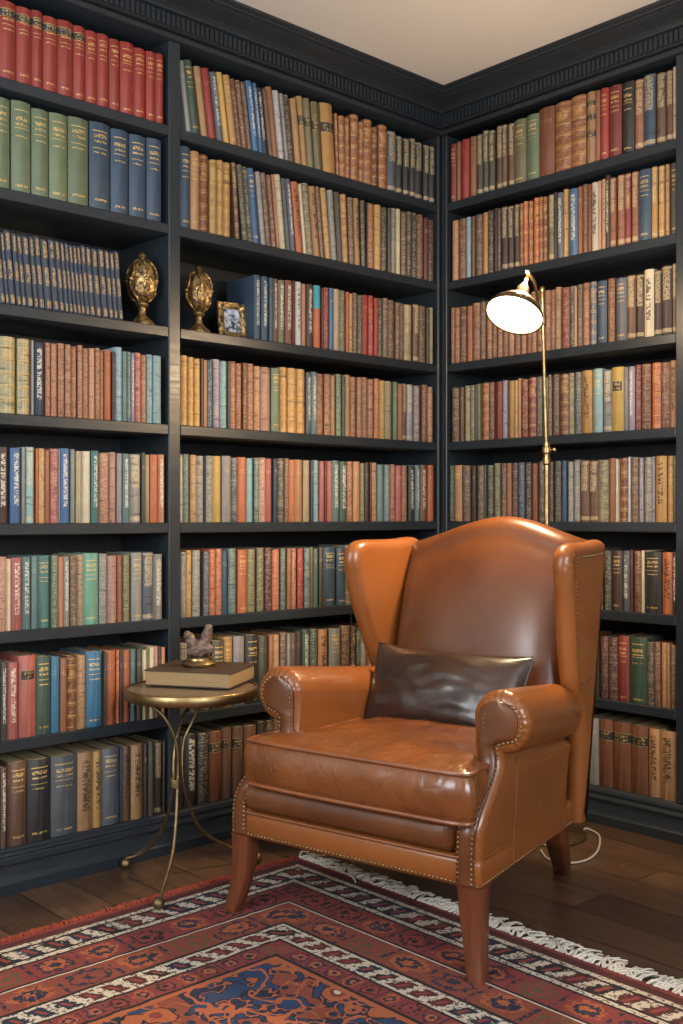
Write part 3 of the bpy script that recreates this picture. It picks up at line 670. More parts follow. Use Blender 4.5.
# rounded front rail above the band
b = MB(); rings = []
for i in range(25):
    u = lerp(-.335, .312, i/24); e = min(1, min(i, 24-i)/2.0 + .55)
    ring = []
    for k in range(20):
        a = 2*PI*k/20; q = Vector((math.cos(a), math.sin(a)))
        ring.append((u, .06 - .076*abs(q.x)**.7*(1 if q.x > 0 else -1)*e, .325 + .045*abs(q.y)**.75*(1 if q.y > 0 else -1)*(.9+.1*e)))
    rings.append(ring)
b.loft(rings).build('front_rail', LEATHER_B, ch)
# seat cushion
rs = random.Random(3)
def tcush():
    L, Rr = -.288, .345; li, ri_ = -.226, .306
    P = [(L, -.03), (-.16, -.038), (0, -.04), (.17, -.038), (Rr, -.03), (Rr+.004, .03), (Rr, .083), (ri_+.004, .092), (ri_, .16), (ri_-.012, .36), (ri_-.03, .58), (.03, .60), (li+.03, .58), (li+.012, .36), (li, .16), (li-.004, .092), (L, .083), (L-.004, .03)]
    P = [Vector((x, y, 0)) for x, y in P]
    return catmull(P + [P[0]], 7)[:-1]
T = tcush(); n = len(T); cen = Vector((.02, .22, 0))
def inset(poly, d):
    m = len(poly); out = []
    for i in range(m):
        t = (poly[(i+1) % m] - poly[i-1]).normalized(); out.append(poly[i] + Vector((-t.y, t.x, 0))*d)
    return out
b = MB(); rings = []
zb, zt = .366, .478
prof = [(.05, zb-.004), (.012, zb-.002), (.002, zb), (-.006, zb+.02), (-.011, zb+.045), (-.012, zb+.065), (-.008, zt-.025), (.001, zt-.003), (.006, zt+.002)]
for d, z in prof: rings.append([Vector((p.x, p.y, z)) for p in inset(T, d)])
base = inset(T, .006)
for s in (.93, .84, .72, .58, .42, .25, .1):
    zz = zt + .002 + .024*(1 - s**3.2)
    rings.append([Vector((cen.x + (p.x-cen.x)*s, cen.y + (p.y-cen.y)*s, zz)) for p in base])
for k, r in enumerate(rings):
    for p in r:
        w = .010 if k > 8 else .006
        q = Vector((p.x*7, p.y*4, p.z*9))
        f = noise.noise(q*1.3)*.5 + noise.noise(q*3.1+Vector((3, 1, 7)))*.35
        if k > 8: p.z += w*f + .004*noise.noise(Vector((p.x*6+p.y*22, p.y*4-p.x*16, 2)))*(1 if k < 14 else .5)
        elif 2 < k < 8: p.y += w*f*.8; p.x += w*.5*noise.noise(q*2+Vector((9, 9, 2)))
b.loft(rings).build('seat_cushion', LEATHER_C, ch, sharp=60)
b = MB()
for d, z in ((-.001, zt+.001), (-.001, zb+.002)):
    pp = [Vector((p.x, p.y, z)) for p in inset(T, d)]
    b.tube(pp + [pp[0]], .0055, 8, 1, cap=False)
b.build('piping', PIPING, ch)
# arms
def vfront(z): return .10 * smooth((z - .33) / .17)
def uc(sg, z, v):
    t = smooth((z - .28) / .22)
    k = 1 - lerp(.12, .26 if sg > 0 else .10, smooth((z-.47)/.05)) * max(0, v) / .66
    return (lerp(.372, .385, t) if sg > 0 else -lerp(.377, .303, t)) * k
SC, SR = .577, .075
def arm_outline():
    P = [(-.072, z) for z in (.222, .26, .30, .33, .36, .39, .42, .45, .48, .51, .545)]
    for k in range(81):
        a = math.radians(172 - k*258/80); P.append((SR*math.cos(a), SC + SR*math.sin(a)))
    P += [(-.001, z) for z in (.49, .47, .44, .41, .38, .35, .32, .29, .26, .222)]
    return P
AO = arm_outline()
def off2(P, d, pleat=0):
    out = []; m = len(P)
    for i in range(m):
        a, c = P[max(i-1, 0)], P[min(i+1, m-1)]
        tx, tz = c[0]-a[0], c[1]-a[1]; L = math.hypot(tx, tz) or 1
        e = d
        if pleat and 11 <= i < 92: e += pleat*(.5+.5*math.cos((i-11)*2*PI/5.0))
        out.append((P[i][0] + tz/L*e, P[i][1] - tx/L*e))
    return out
for sg in (-1, 1):
    b = MB(); rings = []
    seq = [(.034, 0, 0), (.027, -.001, .0022), (.016, .001, .003), (.007, .007, .0025), (.0015, .016, .0012), (0, .027, 0)] + [(0, q, 0) for q in (.06, .12, .2, .3, .4, .47)] + [(.006, .5, 0), (.03, .515, 0)]
    for d, dv, pl in seq:
        ring = []
        for (du, z) in off2(AO, d, pl):
            v = vfront(z) + dv
            if dv > .05: v = lerp(vfront(z)+.027, .585, (dv-.027)/(.515-.027))
            zz = z - .05*smooth((z-.40)/.14)*max(0, v-.12)/.45
            ring.append((uc(sg, z, v) + sg*du, v, zz))
        rings.append(ring if sg < 0 else ring[::-1])
    b.loft(rings).build('arm', LEATHER, ch, sharp=55)
    # front facing
    b = MB(); rows = []; le, re_ = [], []
    zs = [.226 + (.627-.226)*i/60 for i in range(61)]
    for z in zs:
        dl = -.058 if z < SC else -.006 - math.sqrt(max(0, .052**2 - (z-SC)**2))
        dr = -.014 if z < .532 else -.006 + math.sqrt(max(0, .052**2 - (z-SC)**2))
        if .525 < z < .54: dr = lerp(-.014, .02, (z-.525)/.015)
        row = []
        for k in range(9):
            s = k/8; du = lerp(dl, dr, s); v = vfront(z) - .004 - .008*(1 - abs(2*s-1)**2.5)
            row.append((uc(sg, z, v) + sg*du, v, z))
        rows.append(row)
        le.append(Vector((uc(sg, z, 0)+sg*(dl+.005), vfront(z)-.007, z))); re_.append(Vector((uc(sg, z, 0)+sg*(dr-.004), vfront(z)-.007, z)))
    back = [[(x, v+.02, z) for x, v, z in r] for r in rows]
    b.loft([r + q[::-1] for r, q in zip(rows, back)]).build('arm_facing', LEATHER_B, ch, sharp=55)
    m = MB(); fw = lambda c: Vector((0, -1, .3*(1 if .33 < c.z < .5 else 0)))
    nails(m, le, fw); m.build('nailhead_trim', NAIL, ch, sharp=70); m = MB(); nails(m, re_[::-1], fw); m.build('nailhead_trim', NAIL, ch, sharp=70)
    # welts on the outer side panel
    m = MB()
    for v0 in (.19,):
        m.tube([(uc(sg, z, v0) + sg*.0005, v0, z) for z in (.224, .3, .4, .478)], .003, 6, 3)
    m.tube([(uc(sg, .284, v) + sg*.0005, v, .284 + .0*v) for v in (.012, .08, .15, .19)], .003, 6, 3)
    m.build('welt', PIPING, ch)
# nail rows along the seat band
m = MB()
nails(m, [(-.371, -.001, .224), (.366, -.001, .224)], (0, -1, 0))
for sg in (-1, 1): nails(m, [(sg*(.372 if sg > 0 else .377), .006, .224), (sg*.3235, .645, .224)], (sg, 0, 0))
m.build('nailhead_trim', NAIL, ch, sharp=70)
m = MB().tube([(-.36, -.002, .281), (0, -.003, .281), (.36, -.002, .281)], .0035, 6, 4); m.build('welt', PIPING, ch)
# back
def crest(u):
    t = (u - .045) / (.34 if u > .045 else .36)
    return .978 + .078*(.5 + .5*math.cos(PI*max(-1, min(1, t))))
b = MB(); rings = []
NU = 44
for i in range(NU + 1):
    q = -1 + 2*i/NU; q = math.sin(q*PI/2)*.35 + q*.65
    u = .012 + q*.312
    zc = crest(u); r = .052; ring = []
    edge = (1 - abs(q)**9)
    zlow = .40
    nz = 26
    for k in range(nz):
        s = k/(nz-1); z = lerp(zlow, zc - r, s)
        v = .595 + .17*((z-.42)/.6)**1.0 * .62 - .045*math.sin(PI*min(1, s*.98))**.7*(1-abs(q)**4) - .012*(1-s) + .075*(1-edge)
        v = min(v + .02*s**6, .752)
        ring.append((u, v, z))
    v1 = ring[-1][1]; v2 = min(v1 + 2*r, .815); rv = (v2 - v1)/2
    for k in range(1, 12):
        a = PI - PI*k/12
        ring.append((u, v1 + rv + rv*math.cos(a), zc - r + r*math.sin(a)*(.9+.1*edge)))
    for k in range(10):
        z = lerp(zc - r, .222, k/9); ring.append((u, lerp(v2, .635, k/9), z))
    rings.append(ring)
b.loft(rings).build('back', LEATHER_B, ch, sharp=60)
# wings
def resample(P, step):
    out = []; acc = 0
    P = P + [P[0]]
    for a, c in zip(P, P[1:]):
        L = (c-a).length; k = max(1, int(round(L/step)))
        out += [a.lerp(c, i/k) for i in range(k)]
    return out
WO = [(.60, .222), (.605, .40), (.60, .52), (.578, .565), (.552, .62), (.535, .70), (.522, .80), (.507, .89), (.502, .925), (.508, .955), (.528, .975), (.56, .984), (.62, .984), (.70, .985), (.765, .99), (.80, .985), (.808, .96), (.795, .90), (.755, .70), (.70, .45), (.655, .26), (.648, .222)]
outer_r = lambda v: .366 - .020*(v-.5)/.3
outer_l = lambda v: .387 - .052*(v-.5)/.3
for sg in (-1, 1):
    outer = outer_r if sg > 0 else outer_l
    r = .030; b = MB(); rings = []
    Pw = [Vector((v + (.055*smooth((.86-z)/.26) if sg < 0 and i < 10 and z > .5 else 0), z, 0)) for i, (v, z) in enumerate(WO)]
    Pw = catmull(Pw + [Pw[0]], 4)[:-1]; m = len(Pw)
    area = sum(Pw[i].x*Pw[(i+1) % m].y - Pw[(i+1) % m].x*Pw[i].y for i in range(m))
    s0 = 1 if area > 0 else -1
    levels = [(-1, k) for k in range(7)][::-1] + [(1, k) for k in range(1, 7)]
    for side, k in levels:
        a = k*PI/12; ins = r*(1-math.cos(a)); offs = r*math.sin(a)*side
        ring = []
        Q = inset(Pw, s0*ins)
        for p in Q:
            z = p.y
            if z < .24: z = max(z, .222)
            flare = 0
            uu = outer(p.x) - r + offs
            if side > 0 and k >= 1 and .85 < p.y and p.x < .57: uu += .0028*math.cos(42*math.atan2(p.y-.93, p.x-.56))
            ring.append((sg*uu, p.x, z))
        rings.append(ring)
    if sg*s0 < 0: rings = [q[::-1] for q in rings]
    b.loft(rings).build('wing', LEATHER, ch, sharp=60)
    line = [(.594, .575), (.572, .63), (.560, .70), (.551, .80), (.543, .89), (.547, .925), (.562, .943), (.60, .947), (.68, .948), (.775, .952)]
    pts = [Vector((sg*(outer(v)+.0022), v, z)) for v, z in line]
    mm = MB(); nails(mm, catmull(pts, 6), (sg, .2, 0)); mm.build('nailhead_trim', NAIL, ch, sharp=70)
    if sg > 0:
        mm = MB().tube([(sg*(outer(v)+.0005), v, z) for v, z in ((.585, .602), (.63, .606), (.672, .612))], .0028, 6, 4); mm.build("welt", PIPING, ch)
# legs
def leg(path, hs, ht=None):
    b = MB(); P = catmull([Vector(p) for p in path], 6); rings = []
    for i, p in enumerate(P):
        t = i/(len(P)-1); q = lerp(hs[0], hs[1], t**.8); c = q*.22
        rings.append([(p.x+x*q+sx, p.y+y*q+sy, p.z) for x, y, sx, sy in ((-1,-1,c,0),(1,-1,-c,0),(1,-1,0,c),(1,1,0,-c),(1,1,-c,0),(-1,1,c,0),(-1,1,0,-c),(-1,-1,0,c))])
    return b.loft(rings[::-1])
RUGZ = .0095
leg([(-.35, .034, .216), (-.353, .030, .14), (-.362, .022, .07), (-.378, .012, RUGZ)], (.032, .019)).build('leg', WOOD, ch, sharp=50)
leg([(.338, .034, .216), (.341, .031, .14), (.351, .022, .07), (.362, .008, RUGZ)], (.032, .019)).build('leg', WOOD, ch, sharp=50)
for sg in (-1, 1):
    leg([(sg*.275, .60, .216), (sg*.268, .64, .14), (sg*.235, .735, .06), (sg*.195, .825, .0003)], (.03, .019)).build('leg', WOOD, ch, sharp=50)

# ---------------------------------------------------------------- lumbar pillow leaning on the back
pw = []; N = 40; W_, H_ = .25, .122
def pil(side):
    g = []
    for i in range(N + 1):
        row = []
        for j in range(N + 1):
            a, c = -1 + 2*i/N, -1 + 2*j/N
            x = a*W_*(1 - .05*(1-c*c)*abs(a)**3); z = c*H_*(1 - .10*(1-a*a)*abs(c)**3)
            th = .068*(max(0, (1-abs(a)**2.6)*(1-abs(c)**2.6)))**.55
            th += .006*noise.noise(Vector((a*4, c*5, side*3)))*(1-a*a)*(1-c*c)
            th += .004*noise.noise(Vector((a*14+c*3, c*3, 5+side)))*(1-abs(a)**4)*(1-abs(c)**4)*abs(a)
            row.append(Vector((x, side*th, z)))
        g.append(row)
    return g
f_, k_ = pil(-1), pil(1); b = MB()
for g, fl in ((f_, False), (k_, True)):
    v = [p for r in g for p in r]; q = [(i*(N+1)+j, (i+1)*(N+1)+j, (i+1)*(N+1)+j+1, i*(N+1)+j+1) for i in range(N) for j in range(N)]
    b.add(v, [x[::-1] for x in q] if fl else q)
pwl = Vector((.018, .440, .570))
pt = thing('lumbar_pillow', 'dark brown leather lumbar pillow leaning on the back of the caramel armchair', 'pillow')
po = CO + E1*pwl.x + E2*pwl.y; pt.location = (po.x, po.y, pwl.z)
pt.rotation_euler = (math.radians(-24), math.radians(.5), math.atan2(.1946, .981) + .0)
b.build('pillow_cover', PILLOW, pt, sharp=70)
edge = [f_[i][0] for i in range(N+1)] + [f_[N][j] for j in range(1, N+1)] + [f_[i][N] for i in range(N-1, -1, -1)] + [f_[0][j] for j in range(N-1, 0, -1)]
MB().tube([Vector((p.x, 0, p.z)) for p in edge + [edge[0]]], .003, 6, 1, cap=False).build('piping', PILLOW, pt)

# ---------------------------------------------------------------- side table
TC = Vector((.236, -1.356)); TZ = .556; TR = .196
tb = thing('side_table', 'round brass side table on three bent wire legs beside the armchair', 'table', (TC.x, TC.y, 0))
MB().lathe([(TR-.012, TZ-.030), (TR-.002, TZ-.030), (TR, TZ-.028), (TR, TZ-.002), (TR-.002, TZ), (TR-.008, TZ), (TR-.010, TZ-.004), (TR-.012, TZ-.008)], 64, cap=False).build('rim', BRASS, tb, sharp=50)
tbm = NT('dark_table_top'); tn = tbm.noise(tbm.obj(), 9, 4); tbm.set(Base_Color=tbm.mix(tn, lin('#6a5a4b'), lin('#8a7763')), Roughness=.32, Metallic=.35)
MB().lathe([(.02, TZ-.018), (TR-.0115, TZ-.018), (TR-.0095, TZ-.0035), (.02, TZ-.0035)], 64).build('table_top', tbm.m, tb, sharp=50)
def L2(x, y, z): return (x - TC.x, y - TC.y, z)
wa = (.118, -1.402); 
lg = [[(.175, -1.505, .5375), (.225, -1.505, .525), (.272, -1.475, .485), (.288, -1.443, .403), (.289, -1.441, .292), (.350, -1.495, .143), (.405, -1.566, .055), (.425, -1.594, .030)],
      [(.285, -1.350, .5375), (.284, -1.362, .505), (.268, -1.376, .458), (.262, -1.402, .404), (.270, -1.412, .327), (.268, -1.398, .25), (.243, -1.33, .134), (.243, -1.227, .058), (.283, -1.150, .030)],
      [(.205, -1.30, .5375), (.225, -1.36, .50), (.262, -1.425, .42), (.277, -1.447, .35), (.276, -1.447, .285), (.217, -1.435, .166), (.115, -1.435, .063), (.055, -1.468, .03)]]
for q, z0 in zip(lg, (RUGZ, 0, 0)):
    o = MB().tube([L2(x, y, z) for x, y, z in q], .0048, 10, 8).build('leg', OLDBRASS, tb)
    e = q[-1]; MB().ball(L2(e[0], e[1], z0 + .0165), .0165, 14, 10).build('ball_foot', OLDBRASS, o)
m = MB()
for k in range(4):
    m.tube([L2(.2825 + .014*math.cos(a), -1.444 + .0105*math.sin(a), .288 + .006*k + .004*math.sin(a*2)) for a in [2*PI*j/10 for j in range(11)]], .0035, 8, 3)
m.build('waist_binding', OLDBRASS, tb)
# book lying on the table
near = Vector((.360, -1.309)); d1 = Vector((-.85, -.527)); d2 = Vector((-.527, .85))
bk = thing('book', 'thick brown book lying flat on the round brass table under the figurine', 'book', (near.x, near.y, TZ+.0004), math.atan2(d1.y, d1.x))
# local x along d1, local y to the left of d1 (= -d2 side), so depth runs to -y
LX, LY, BT = .272, .222, .046
COVB = m_plain('brown_book_cloth', '#44352c', .45)
m = MB().bbox((0, -LY, 0), (LX, 0, .0032), .001).bbox((0, -LY, BT-.0032), (LX, 0, BT), .001)
m.build('cover', COVB, bk, sharp=30)
sp = MB(); rr = []
for x in (0, LX): rr.append([(x, -LY + .004*math.cos(PI*k/8) - .006*math.sin(PI*k/8), BT*k/8) for k in range(9)] + [(x, -LY+.005, BT), (x, -LY+.005, 0)])
sp.loft(rr).build('spine', COVB, bk, sharp=30)
MB().box((.005, -LY+.006, .0033), (LX-.005, -.005, BT-.0033)).build('page_block', PAGESF, bk, sharp=None)
# figurine on the book
fx, fy = .172, -1.283
fg = thing('figurine', 'small dark bronze figurine with two raised lobes on a round gilt base', 'figurine', (fx, fy, TZ+BT+.0008), math.atan2(.734, .679))
fg.scale = (1.14, 1.14, 1.14)
MB().lathe([(.044, 0), (.046, .003), (.0465, .008), (.042, .013), (.036, .017), (.035, .022), (.031, .025)], 40).build('base', BRASS, fg)
b = MB()
def blob(c, r, sc, rx=0, ry=0):
    q = MB().ball((0, 0, 0), r, 20, 14, sc); Mx = Matrix.Translation(c) @ Matrix.Rotation(ry, 4, 'Y') @ Matrix.Rotation(rx, 4, 'X')
    b.add([Mx @ Vector(p) for p in q.v], q.f)
blob((0, 0, .045), .026, (1.15, .95, .95)); blob((-.020, 0, .064), .0150, (1, .95, 1.9), 0, -.60); blob((.018, 0, .074), .0165, (.9, .95, 2.2), 0, .22); blob((.024, -.003, .098), .0115, (1, .9, 1.3), 0, .1); blob((-.030, -.004, .082), .011, (1, 1, 1.1), 0, -.3)
blob((.026, -.006, .045), .014, (1, 1, 1)); blob((-.018, -.008, .04), .014, (1, 1, 1)); blob((.004, -.012, .058), .012, (1.2, 1, 1))
o = b.build('body', BRONZE, fg, sharp=None)
md = o.modifiers.new('r', 'REMESH'); md.mode = 'VOXEL'; md.voxel_size = .0022; md.use_smooth_shade = True
md = o.modifiers.new('s', 'SMOOTH'); md.iterations = 5
tx = bpy.data.textures.new('rough_cast', 'CLOUDS'); tx.noise_scale = .011
md = o.modifiers.new('d', 'DISPLACE'); md.texture = tx; md.strength = .007; md.texture_coords = 'LOCAL'

# ---------------------------------------------------------------- floor lamp
LP = Vector((.708, -.266, 0))
lampo = thing('floor_lamp', 'slim brass reading lamp with a lit dome shade behind the armchair', 'floor lamp', LP)
MB().lathe([(.125, 0), (.13, .004), (.128, .012), (.11, .018), (.03, .024), (.014, .034), (.01, .05)], 40).build('base', BRASS, lampo)
MB().tube([(0, 0, .045), (.0, 0, .6), (.0, 0, 1.27)], .0085, 14, 4).build('lower_pole', BRASS, lampo)
MB().tube([(0, 0, 1.25), (-.006, -.004, 1.5), (-.012, -.008, 1.80)], .0062, 14, 4).build('upper_pole', BRASS, lampo)
MB().lathe([(.009, 1.225), (.0135, 1.23), (.0135, 1.246), (.0105, 1.25), (.0105, 1.262), (.0155, 1.266), (.0155, 1.282), (.011, 1.287), (.011, 1.296), (.007, 1.302)], 20).build('pole_joint', BRASS, lampo)
MB().tube([(.012, 0, 1.274), (.026, .0, 1.274)], .0035, 8, 1).ball((.031, 0, 1.274), .0075).build('joint_knob', BRASS, lampo)
MB().lathe([(.0062, 1.795), (.0095, 1.799), (.0095, 1.812), (.006, 1.817)], 16, Matrix.Translation((-.012, -.008, 0))).build('pole_cap', BRASS, lampo)
HD = 3.2
def at_dep(px, py, d): return CAM + FV*d + RV*((px-341.5)/FPX*d) + Vector((0, 0, (515-py)/FPX*d))
hc = at_dep(514, 316, HD)
nrm = (-.42*FV - .33*RV - Vector((0, 0, .845))).normalized()
zax = -nrm; xax = zax.cross(Vector((0, 0, 1))).normalized(); yax = zax.cross(xax)
HM = Matrix(((xax.x, yax.x, zax.x, hc.x), (xax.y, yax.y, zax.y, hc.y), (xax.z, yax.z, zax.z, hc.z), (0, 0, 0, 1)))
HL = Matrix.Translation(-LP) @ HM
R0 = .0875
sh = MB().lathe([(R0-.002, .001), (R0, 0), (R0+.001, .003), (R0-.002, .012), (R0-.012, .03), (R0-.03, .05), (R0-.052, .064), (.022, .072), (.019, .078), (.019, .108), (.015, .114), (.013, .114), (.013, .074), (.022, .069), (R0-.053, .061), (R0-.032, .048), (R0-.014, .029), (R0-.004, .012), (R0-.003, .003)], 48, HL, cap=False)
o = sh.build('lamp_shade', OLDBRASS, lampo, sharp=40)
MB().lathe([(.004, -.006), (.03, -.0045), (.055, -.001), (R0-.006, .0035), (R0-.0035, .006), (R0-.012, .014), (.004, .014)], 40, HL).build('diffuser', EMIT, o, label='glowing frosted lamp diffuser')
MB().lathe([(.0, .1135), (.0145, .1135), (.0145, .119), (.010, .124), (.0, .124)], 20, HL).build('shade_cap', BRASS, o)
top = HL @ Vector((0, 0, .122)); jp = Vector((-.010, -.007, 1.705))
neck = [top, top + (HL.to_3x3() @ Vector((0, 0, .045))) , at_dep(527, 272, 3.27)-LP, at_dep(534.5, 283, 3.36)-LP, at_dep(538, 303, 3.46)-LP, at_dep(542, 322, 3.54)-LP, jp]
MB().tube(neck, .0048, 10, 8).build('gooseneck', BRASS, lampo)
MB().lathe([(.009, -.018), (.011, -.015), (.011, .015), (.009, .018)], 16, Matrix.Translation(jp)).build('arm_clamp', BRASS, lampo)
cord = [(.80, -.20, .006), (.76, -.12, .004), (.82, -.14, .004), (.87, -.20, .004), (.925, -.296, .004), (.952, -.38, .004), (.945, -.44, .004), (.915, -.468, .004), (.86, -.47, .004), (.80, -.42, .004)]
MB().tube([Vector(p) - LP for p in cord], .0034, 8, 8).build('power_cord', m_plain('cream_cord', '#b9b2a4', .5), lampo, label='cream power cord')

# ---------------------------------------------------------------- rug
RX, RY, RW, RL = .345, -1.03, 2.35, 3.2
def m_rug():
    t = NT('persian_rug_wool'); o = t.obj(); s = t.sep(o); X = s[0]; Y = t.mul(s[1], -1.0)
    wob = t.mul(t.sub(t.noise(o, 22, 2), .5), .012)
    X = t.add(X, wob)
    dx = t.M('MINIMUM', X, t.sub(RW, X)); dy = t.M('MINIMUM', Y, t.sub(RL, Y))
    d = t.M('MINIMUM', dx, dy); isx = t.lt(dx, dy)
    tt = t.add(t.mul(isx, Y), t.mul(t.sub(1.0, isx), X))
    C = {k: lin(v) for k, v in dict(red='#7d342f', dred='#4f211e', cream='#c8bba8', navy='#1d2438', orange='#a45937', rust='#803f2f', black='#1c1619', olive='#5d4c31', blue='#26395c', pink='#863a37').items()}
    wool = t.noise(o, 320, 2)
    # field: mirrored arabesques on navy
    fx = t.M('ABSOLUTE', t.sub(X, RW/2)); fy = t.M('ABSOLUTE', t.sub(Y, RL/2))
    fv = t.xyz(fx, fy)
    n1 = t.noise(fv, 7.5, 2, .5); n2 = t.noise(fv, 17, 2, .5); v1 = t.vor(fv, 7.5); v2 = t.vor(fv, 21)
    field = t.mix(t.gt(n2, .52), C['navy'], C['blue'])
    field = t.mix(t.gt(n1, .585), field, C['rust'])
    field = t.mix(t.win(n1, .575, .59), field, C['black'])
    field = t.mix(t.win(n1, .475, .515), field, C['orange']); field = t.mix(t.lt(t.M('ABSOLUTE', t.sub(n2, .46)), .018), field, C['orange'])
    field = t.mix(t.mul(t.lt(v2, .22), t.gt(n1, .6)), field, C['navy'])
    vp = t.add(v1, t.mul(t.sub(n2, .5), .35))
    field = t.mix(t.lt(vp, .30), field, C['black']); field = t.mix(t.lt(vp, .275), field, C['orange']); field = t.mix(t.lt(vp, .17), field, C['red']); field = t.mix(t.lt(vp, .09), field, C['cream'])
    col = field
    def band(d0, d1, c):
        nonlocal col; col = t.mix(t.win(d, d0, d1), col, c)
    def cell(per, d0, d1, sh=0.0):
        q = t.add(t.mul(tt, 1/per), sh); return t.M('FRACT', q), t.mul(t.sub(d, d0), 1/(d1-d0)), t.M('FLOOR', q)
    def hashc(f, k): 
        q = t.n('ShaderNodeTexWhiteNoise', noise_dimensions='1D'); t.put(q.inputs['W'], t.add(f, k)); return q.outputs[0]
    nn = t.noise(o, 60, 3, .65); nf = t.noise(o, 95, 2, .6)
    def red_band(d0, d1, per, ground, k):
        c, bb, f = cell(per, d0, d1)
        a = t.mul(t.sub(c, .5), 1.15); e = t.sub(bb, .5)
        rr = t.add(t.M('SQRT', t.add(t.mul(a, a), t.mul(e, e))), t.mul(t.sub(nn, .5), .75))
        hc_ = hashc(f, k)
        pick = t.ramp(hc_, [(0, C['navy']), (.3, C['orange']), (.55, C['black']), (.75, C['olive']), (.9, C['navy'])], 'CONSTANT')
        pick2 = t.ramp(hc_, [(0, C['orange']), (.3, C['navy']), (.55, C['pink']), (.8, C['rust'])], 'CONSTANT')
        g = t.mix(t.win(rr, .30, .40), ground, pick); g = t.mix(t.lt(rr, .27), g, pick2); g = t.mix(t.lt(rr, .12), g, pick)
        g = t.mix(t.lt(t.M('ABSOLUTE', t.sub(c, .5)), .46), t.mix(t.gt(nn, .5), ground, C['navy']), g)
        return g
    def white_band(d0, d1, per, k):
        c, bb, f = cell(per, d0, d1)
        e = t.sub(bb, .5); z = t.add(t.sub(c, .5), t.mul(e, .55))
        m1 = t.lt(t.add(t.M('ABSOLUTE', z), t.mul(t.sub(nn, .5), 1.0)), .30)
        pick = t.ramp(hashc(f, k), [(0, C['dred']), (.4, C['navy']), (.75, C['black'])], 'CONSTANT')
        g = t.mix(t.mul(m1, t.lt(t.M('ABSOLUTE', e), .36)), C['cream'], pick)
        g = t.mix(t.mul(t.gt(nf, .57), .85), g, pick)
        g = t.mix(t.mul(t.lt(t.M('ABSOLUTE', z), .09), t.lt(t.M('ABSOLUTE', e), .2)), g, C['pink'])
        return g
    band(-1, .02, C['red']); band(.02, .05, C['dred']); band(.05, .16, white_band(.05, .16, .07, 3.0)); band(.068, .076, C['black']); band(.135, .143, C['black'])
    band(.16, .168, C['black']); band(.168, .262, red_band(.168, .262, .125, C['red'], 5.0)); band(.262, .27, C['black']); band(.27, .275, C['cream'])
    band(.275, .372, red_band(.275, .372, .14, C['rust'], 9.0)); band(.372, .382, C['black'])
    band(.382, .45, white_band(.382, .45, .058, 12.0)); band(.45, .458, C['black'])
    band(.458, .515, red_band(.458, .515, .06, C['red'], 17.0)); band(.515, .525, C['black']); band(.525, .54, C['orange'])
    col = t.mix(t.mul(t.rng(wool, .3, .7, 0, 1), .35), col, t.mix(.5, col, (.01, .008, .008, 1)))
    t.set(Base_Color=col, Roughness=.95); t.p.inputs['Sheen Weight'].default_value = .0
    return t.bump(wool, .7, .003).m
rug = thing('rug', 'red and navy patterned Persian rug with white fringe under the armchair', 'rug', (RX, RY, 0))
b = MB(); nx, ny = 60, 80
v = [(RW*i/nx, -RL*j/ny, .009 - .002*(i in (0, nx)) - .002*(j in (0, ny))) for j in range(ny+1) for i in range(nx+1)]
f = [(j*(nx+1)+i, (j+1)*(nx+1)+i, (j+1)*(nx+1)+i+1, j*(nx+1)+i+1) for j in range(ny) for i in range(nx)]
b.add(v, f)
b.box((0, -RL, .0004), (RW, 0, .0068))
b.build('pile', m_rug(), rug, sharp=60)
r2 = random.Random(5)
b = MB(); x = .0
while x < RW:
    for q in range(3):
        a = r2.gauss(.1, .55); L = r2.uniform(.05, .085); w = r2.gauss(0, .35)
        p0 = Vector((x + r2.uniform(-.004, .004), -.004, .006)); p = [p0]
        for k in range(1, 5):
            s = k/4; p.append(p0 + Vector((math.sin(a)*L*s + .006*math.sin(s*5+w*6), math.cos(a)*L*s, .010*math.sin(s*2.6+.4)*(r2.random()*.8+.4) - .003*s)))
        for z in p: z.z = max(z.z, .0035)
        b.tube(p, lambda t: .0036*(1-.4*t), 5, 2)
    x += .0165
b.build('fringe', m_plain('cream_fringe_yarn', '#d0c8ba', .9, .4), rug, kind='stuff', label='tangled cream fringe along the short edge')
b = MB(); y = 0.
while y < RL:
    for q in range(2):
        a = r2.gauss(0, .6); L = r2.uniform(.012, .026)
        p0 = Vector((.003, -y - r2.uniform(0, .008), .006))
        b.tube([p0, p0 + Vector((-L*.5*math.cos(a), L*.5*math.sin(a), .006)), p0 + Vector((-L*math.cos(a), L*math.sin(a), r2.uniform(-.002, .004)))], .0032, 5, 2)
    y += .0085
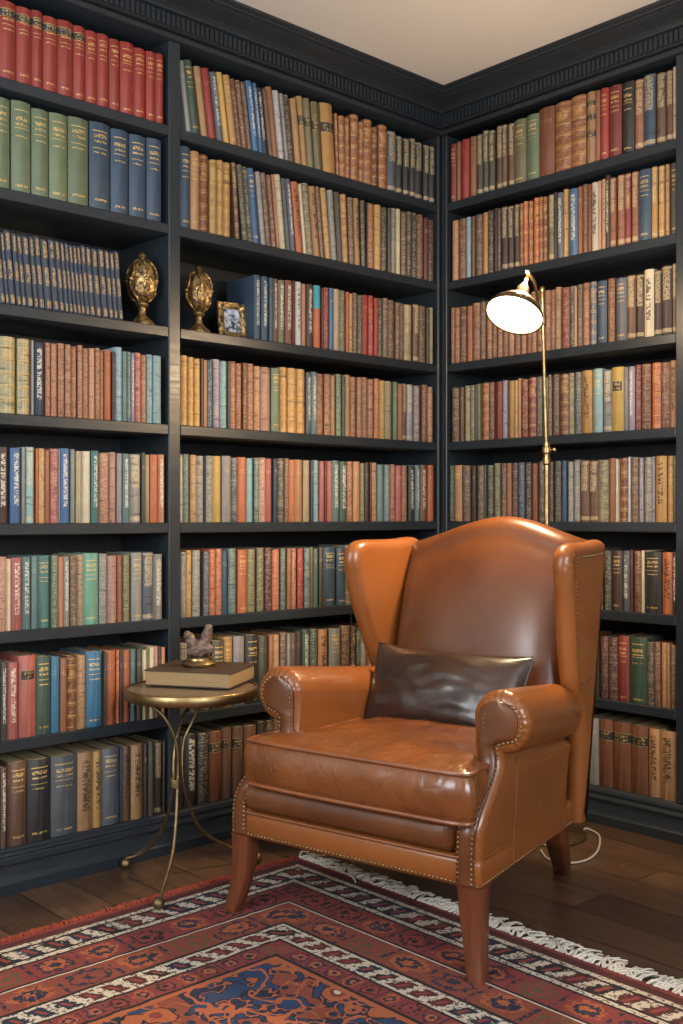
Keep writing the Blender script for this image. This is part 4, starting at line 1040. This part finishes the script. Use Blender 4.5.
for_min = min(p[2] for p in b.v)
b.v = [(p[0], p[1], max(p[2], .0006)) for p in b.v]
b.build('selvedge', m_plain('rust_red_yarn', '#8a3a26', .9, .4), rug, kind='stuff', label='shaggy rust red edge binding')

# ---------------------------------------------------------------- light
def area(name, loc, target, sx, sy, power, color, shape='RECTANGLE'):
    l = bpy.data.lights.new(name, 'AREA'); l.shape = shape; l.size = sx
    if shape == 'RECTANGLE': l.size_y = sy
    l.energy = power; l.color = color
    o = bpy.data.objects.new(name, l); COL.objects.link(o); o.location = loc
    o.rotation_euler = (Vector(target) - Vector(loc)).to_track_quat('-Z', 'Y').to_euler(); return o
area('window_daylight', ((WX0+WX1)/2, Y0-.12, (WZ0+WZ1)/2), ((WX0+WX1)/2, 0, (WZ0+WZ1)/2), WX1-WX0, WZ1-WZ0, 80, (.9, .96, 1.0))
area('window_daylight_east', (X1+.12, EM, (EZ0+EZ1)/2), (0, EM, (EZ0+EZ1)/2 + 2.2), EY1-EY0, EZ1-EZ0, 125, (.9, .96, 1.0))  # added at the unseen east window, tilted up to brighten the ceiling
lo = hc + nrm*.012
area('reading_lamp_light', lo, lo + nrm, .13, .13, 24, (1, .70, .40), 'DISK')
pl = bpy.data.lights.new('reading_lamp_spill', 'POINT'); pl.energy = 17; pl.color = (1, .70, .42); pl.shadow_soft_size = .02  # added point light above the closed shade, warms ceiling and right bookcase
o = bpy.data.objects.new('reading_lamp_spill', pl); COL.objects.link(o); o.location = HM @ Vector((0, 0, .15))
w = bpy.data.worlds.new('world'); S.world = w; w.use_nodes = True
bg = w.node_tree.nodes['Background']; bg.inputs[0].default_value = (.75, .85, 1, 1); bg.inputs[1].default_value = 1.0

S.view_settings.view_transform = 'Standard'; S.view_settings.look = 'None'
S.view_settings.exposure = 0.0; S.view_settings.gamma = 1.0; S.view_settings.use_curve_mapping = False
S.cycles.max_bounces = 6; S.cycles.diffuse_bounces = 4; S.cycles.caustics_reflective = False; S.cycles.caustics_refractive = False
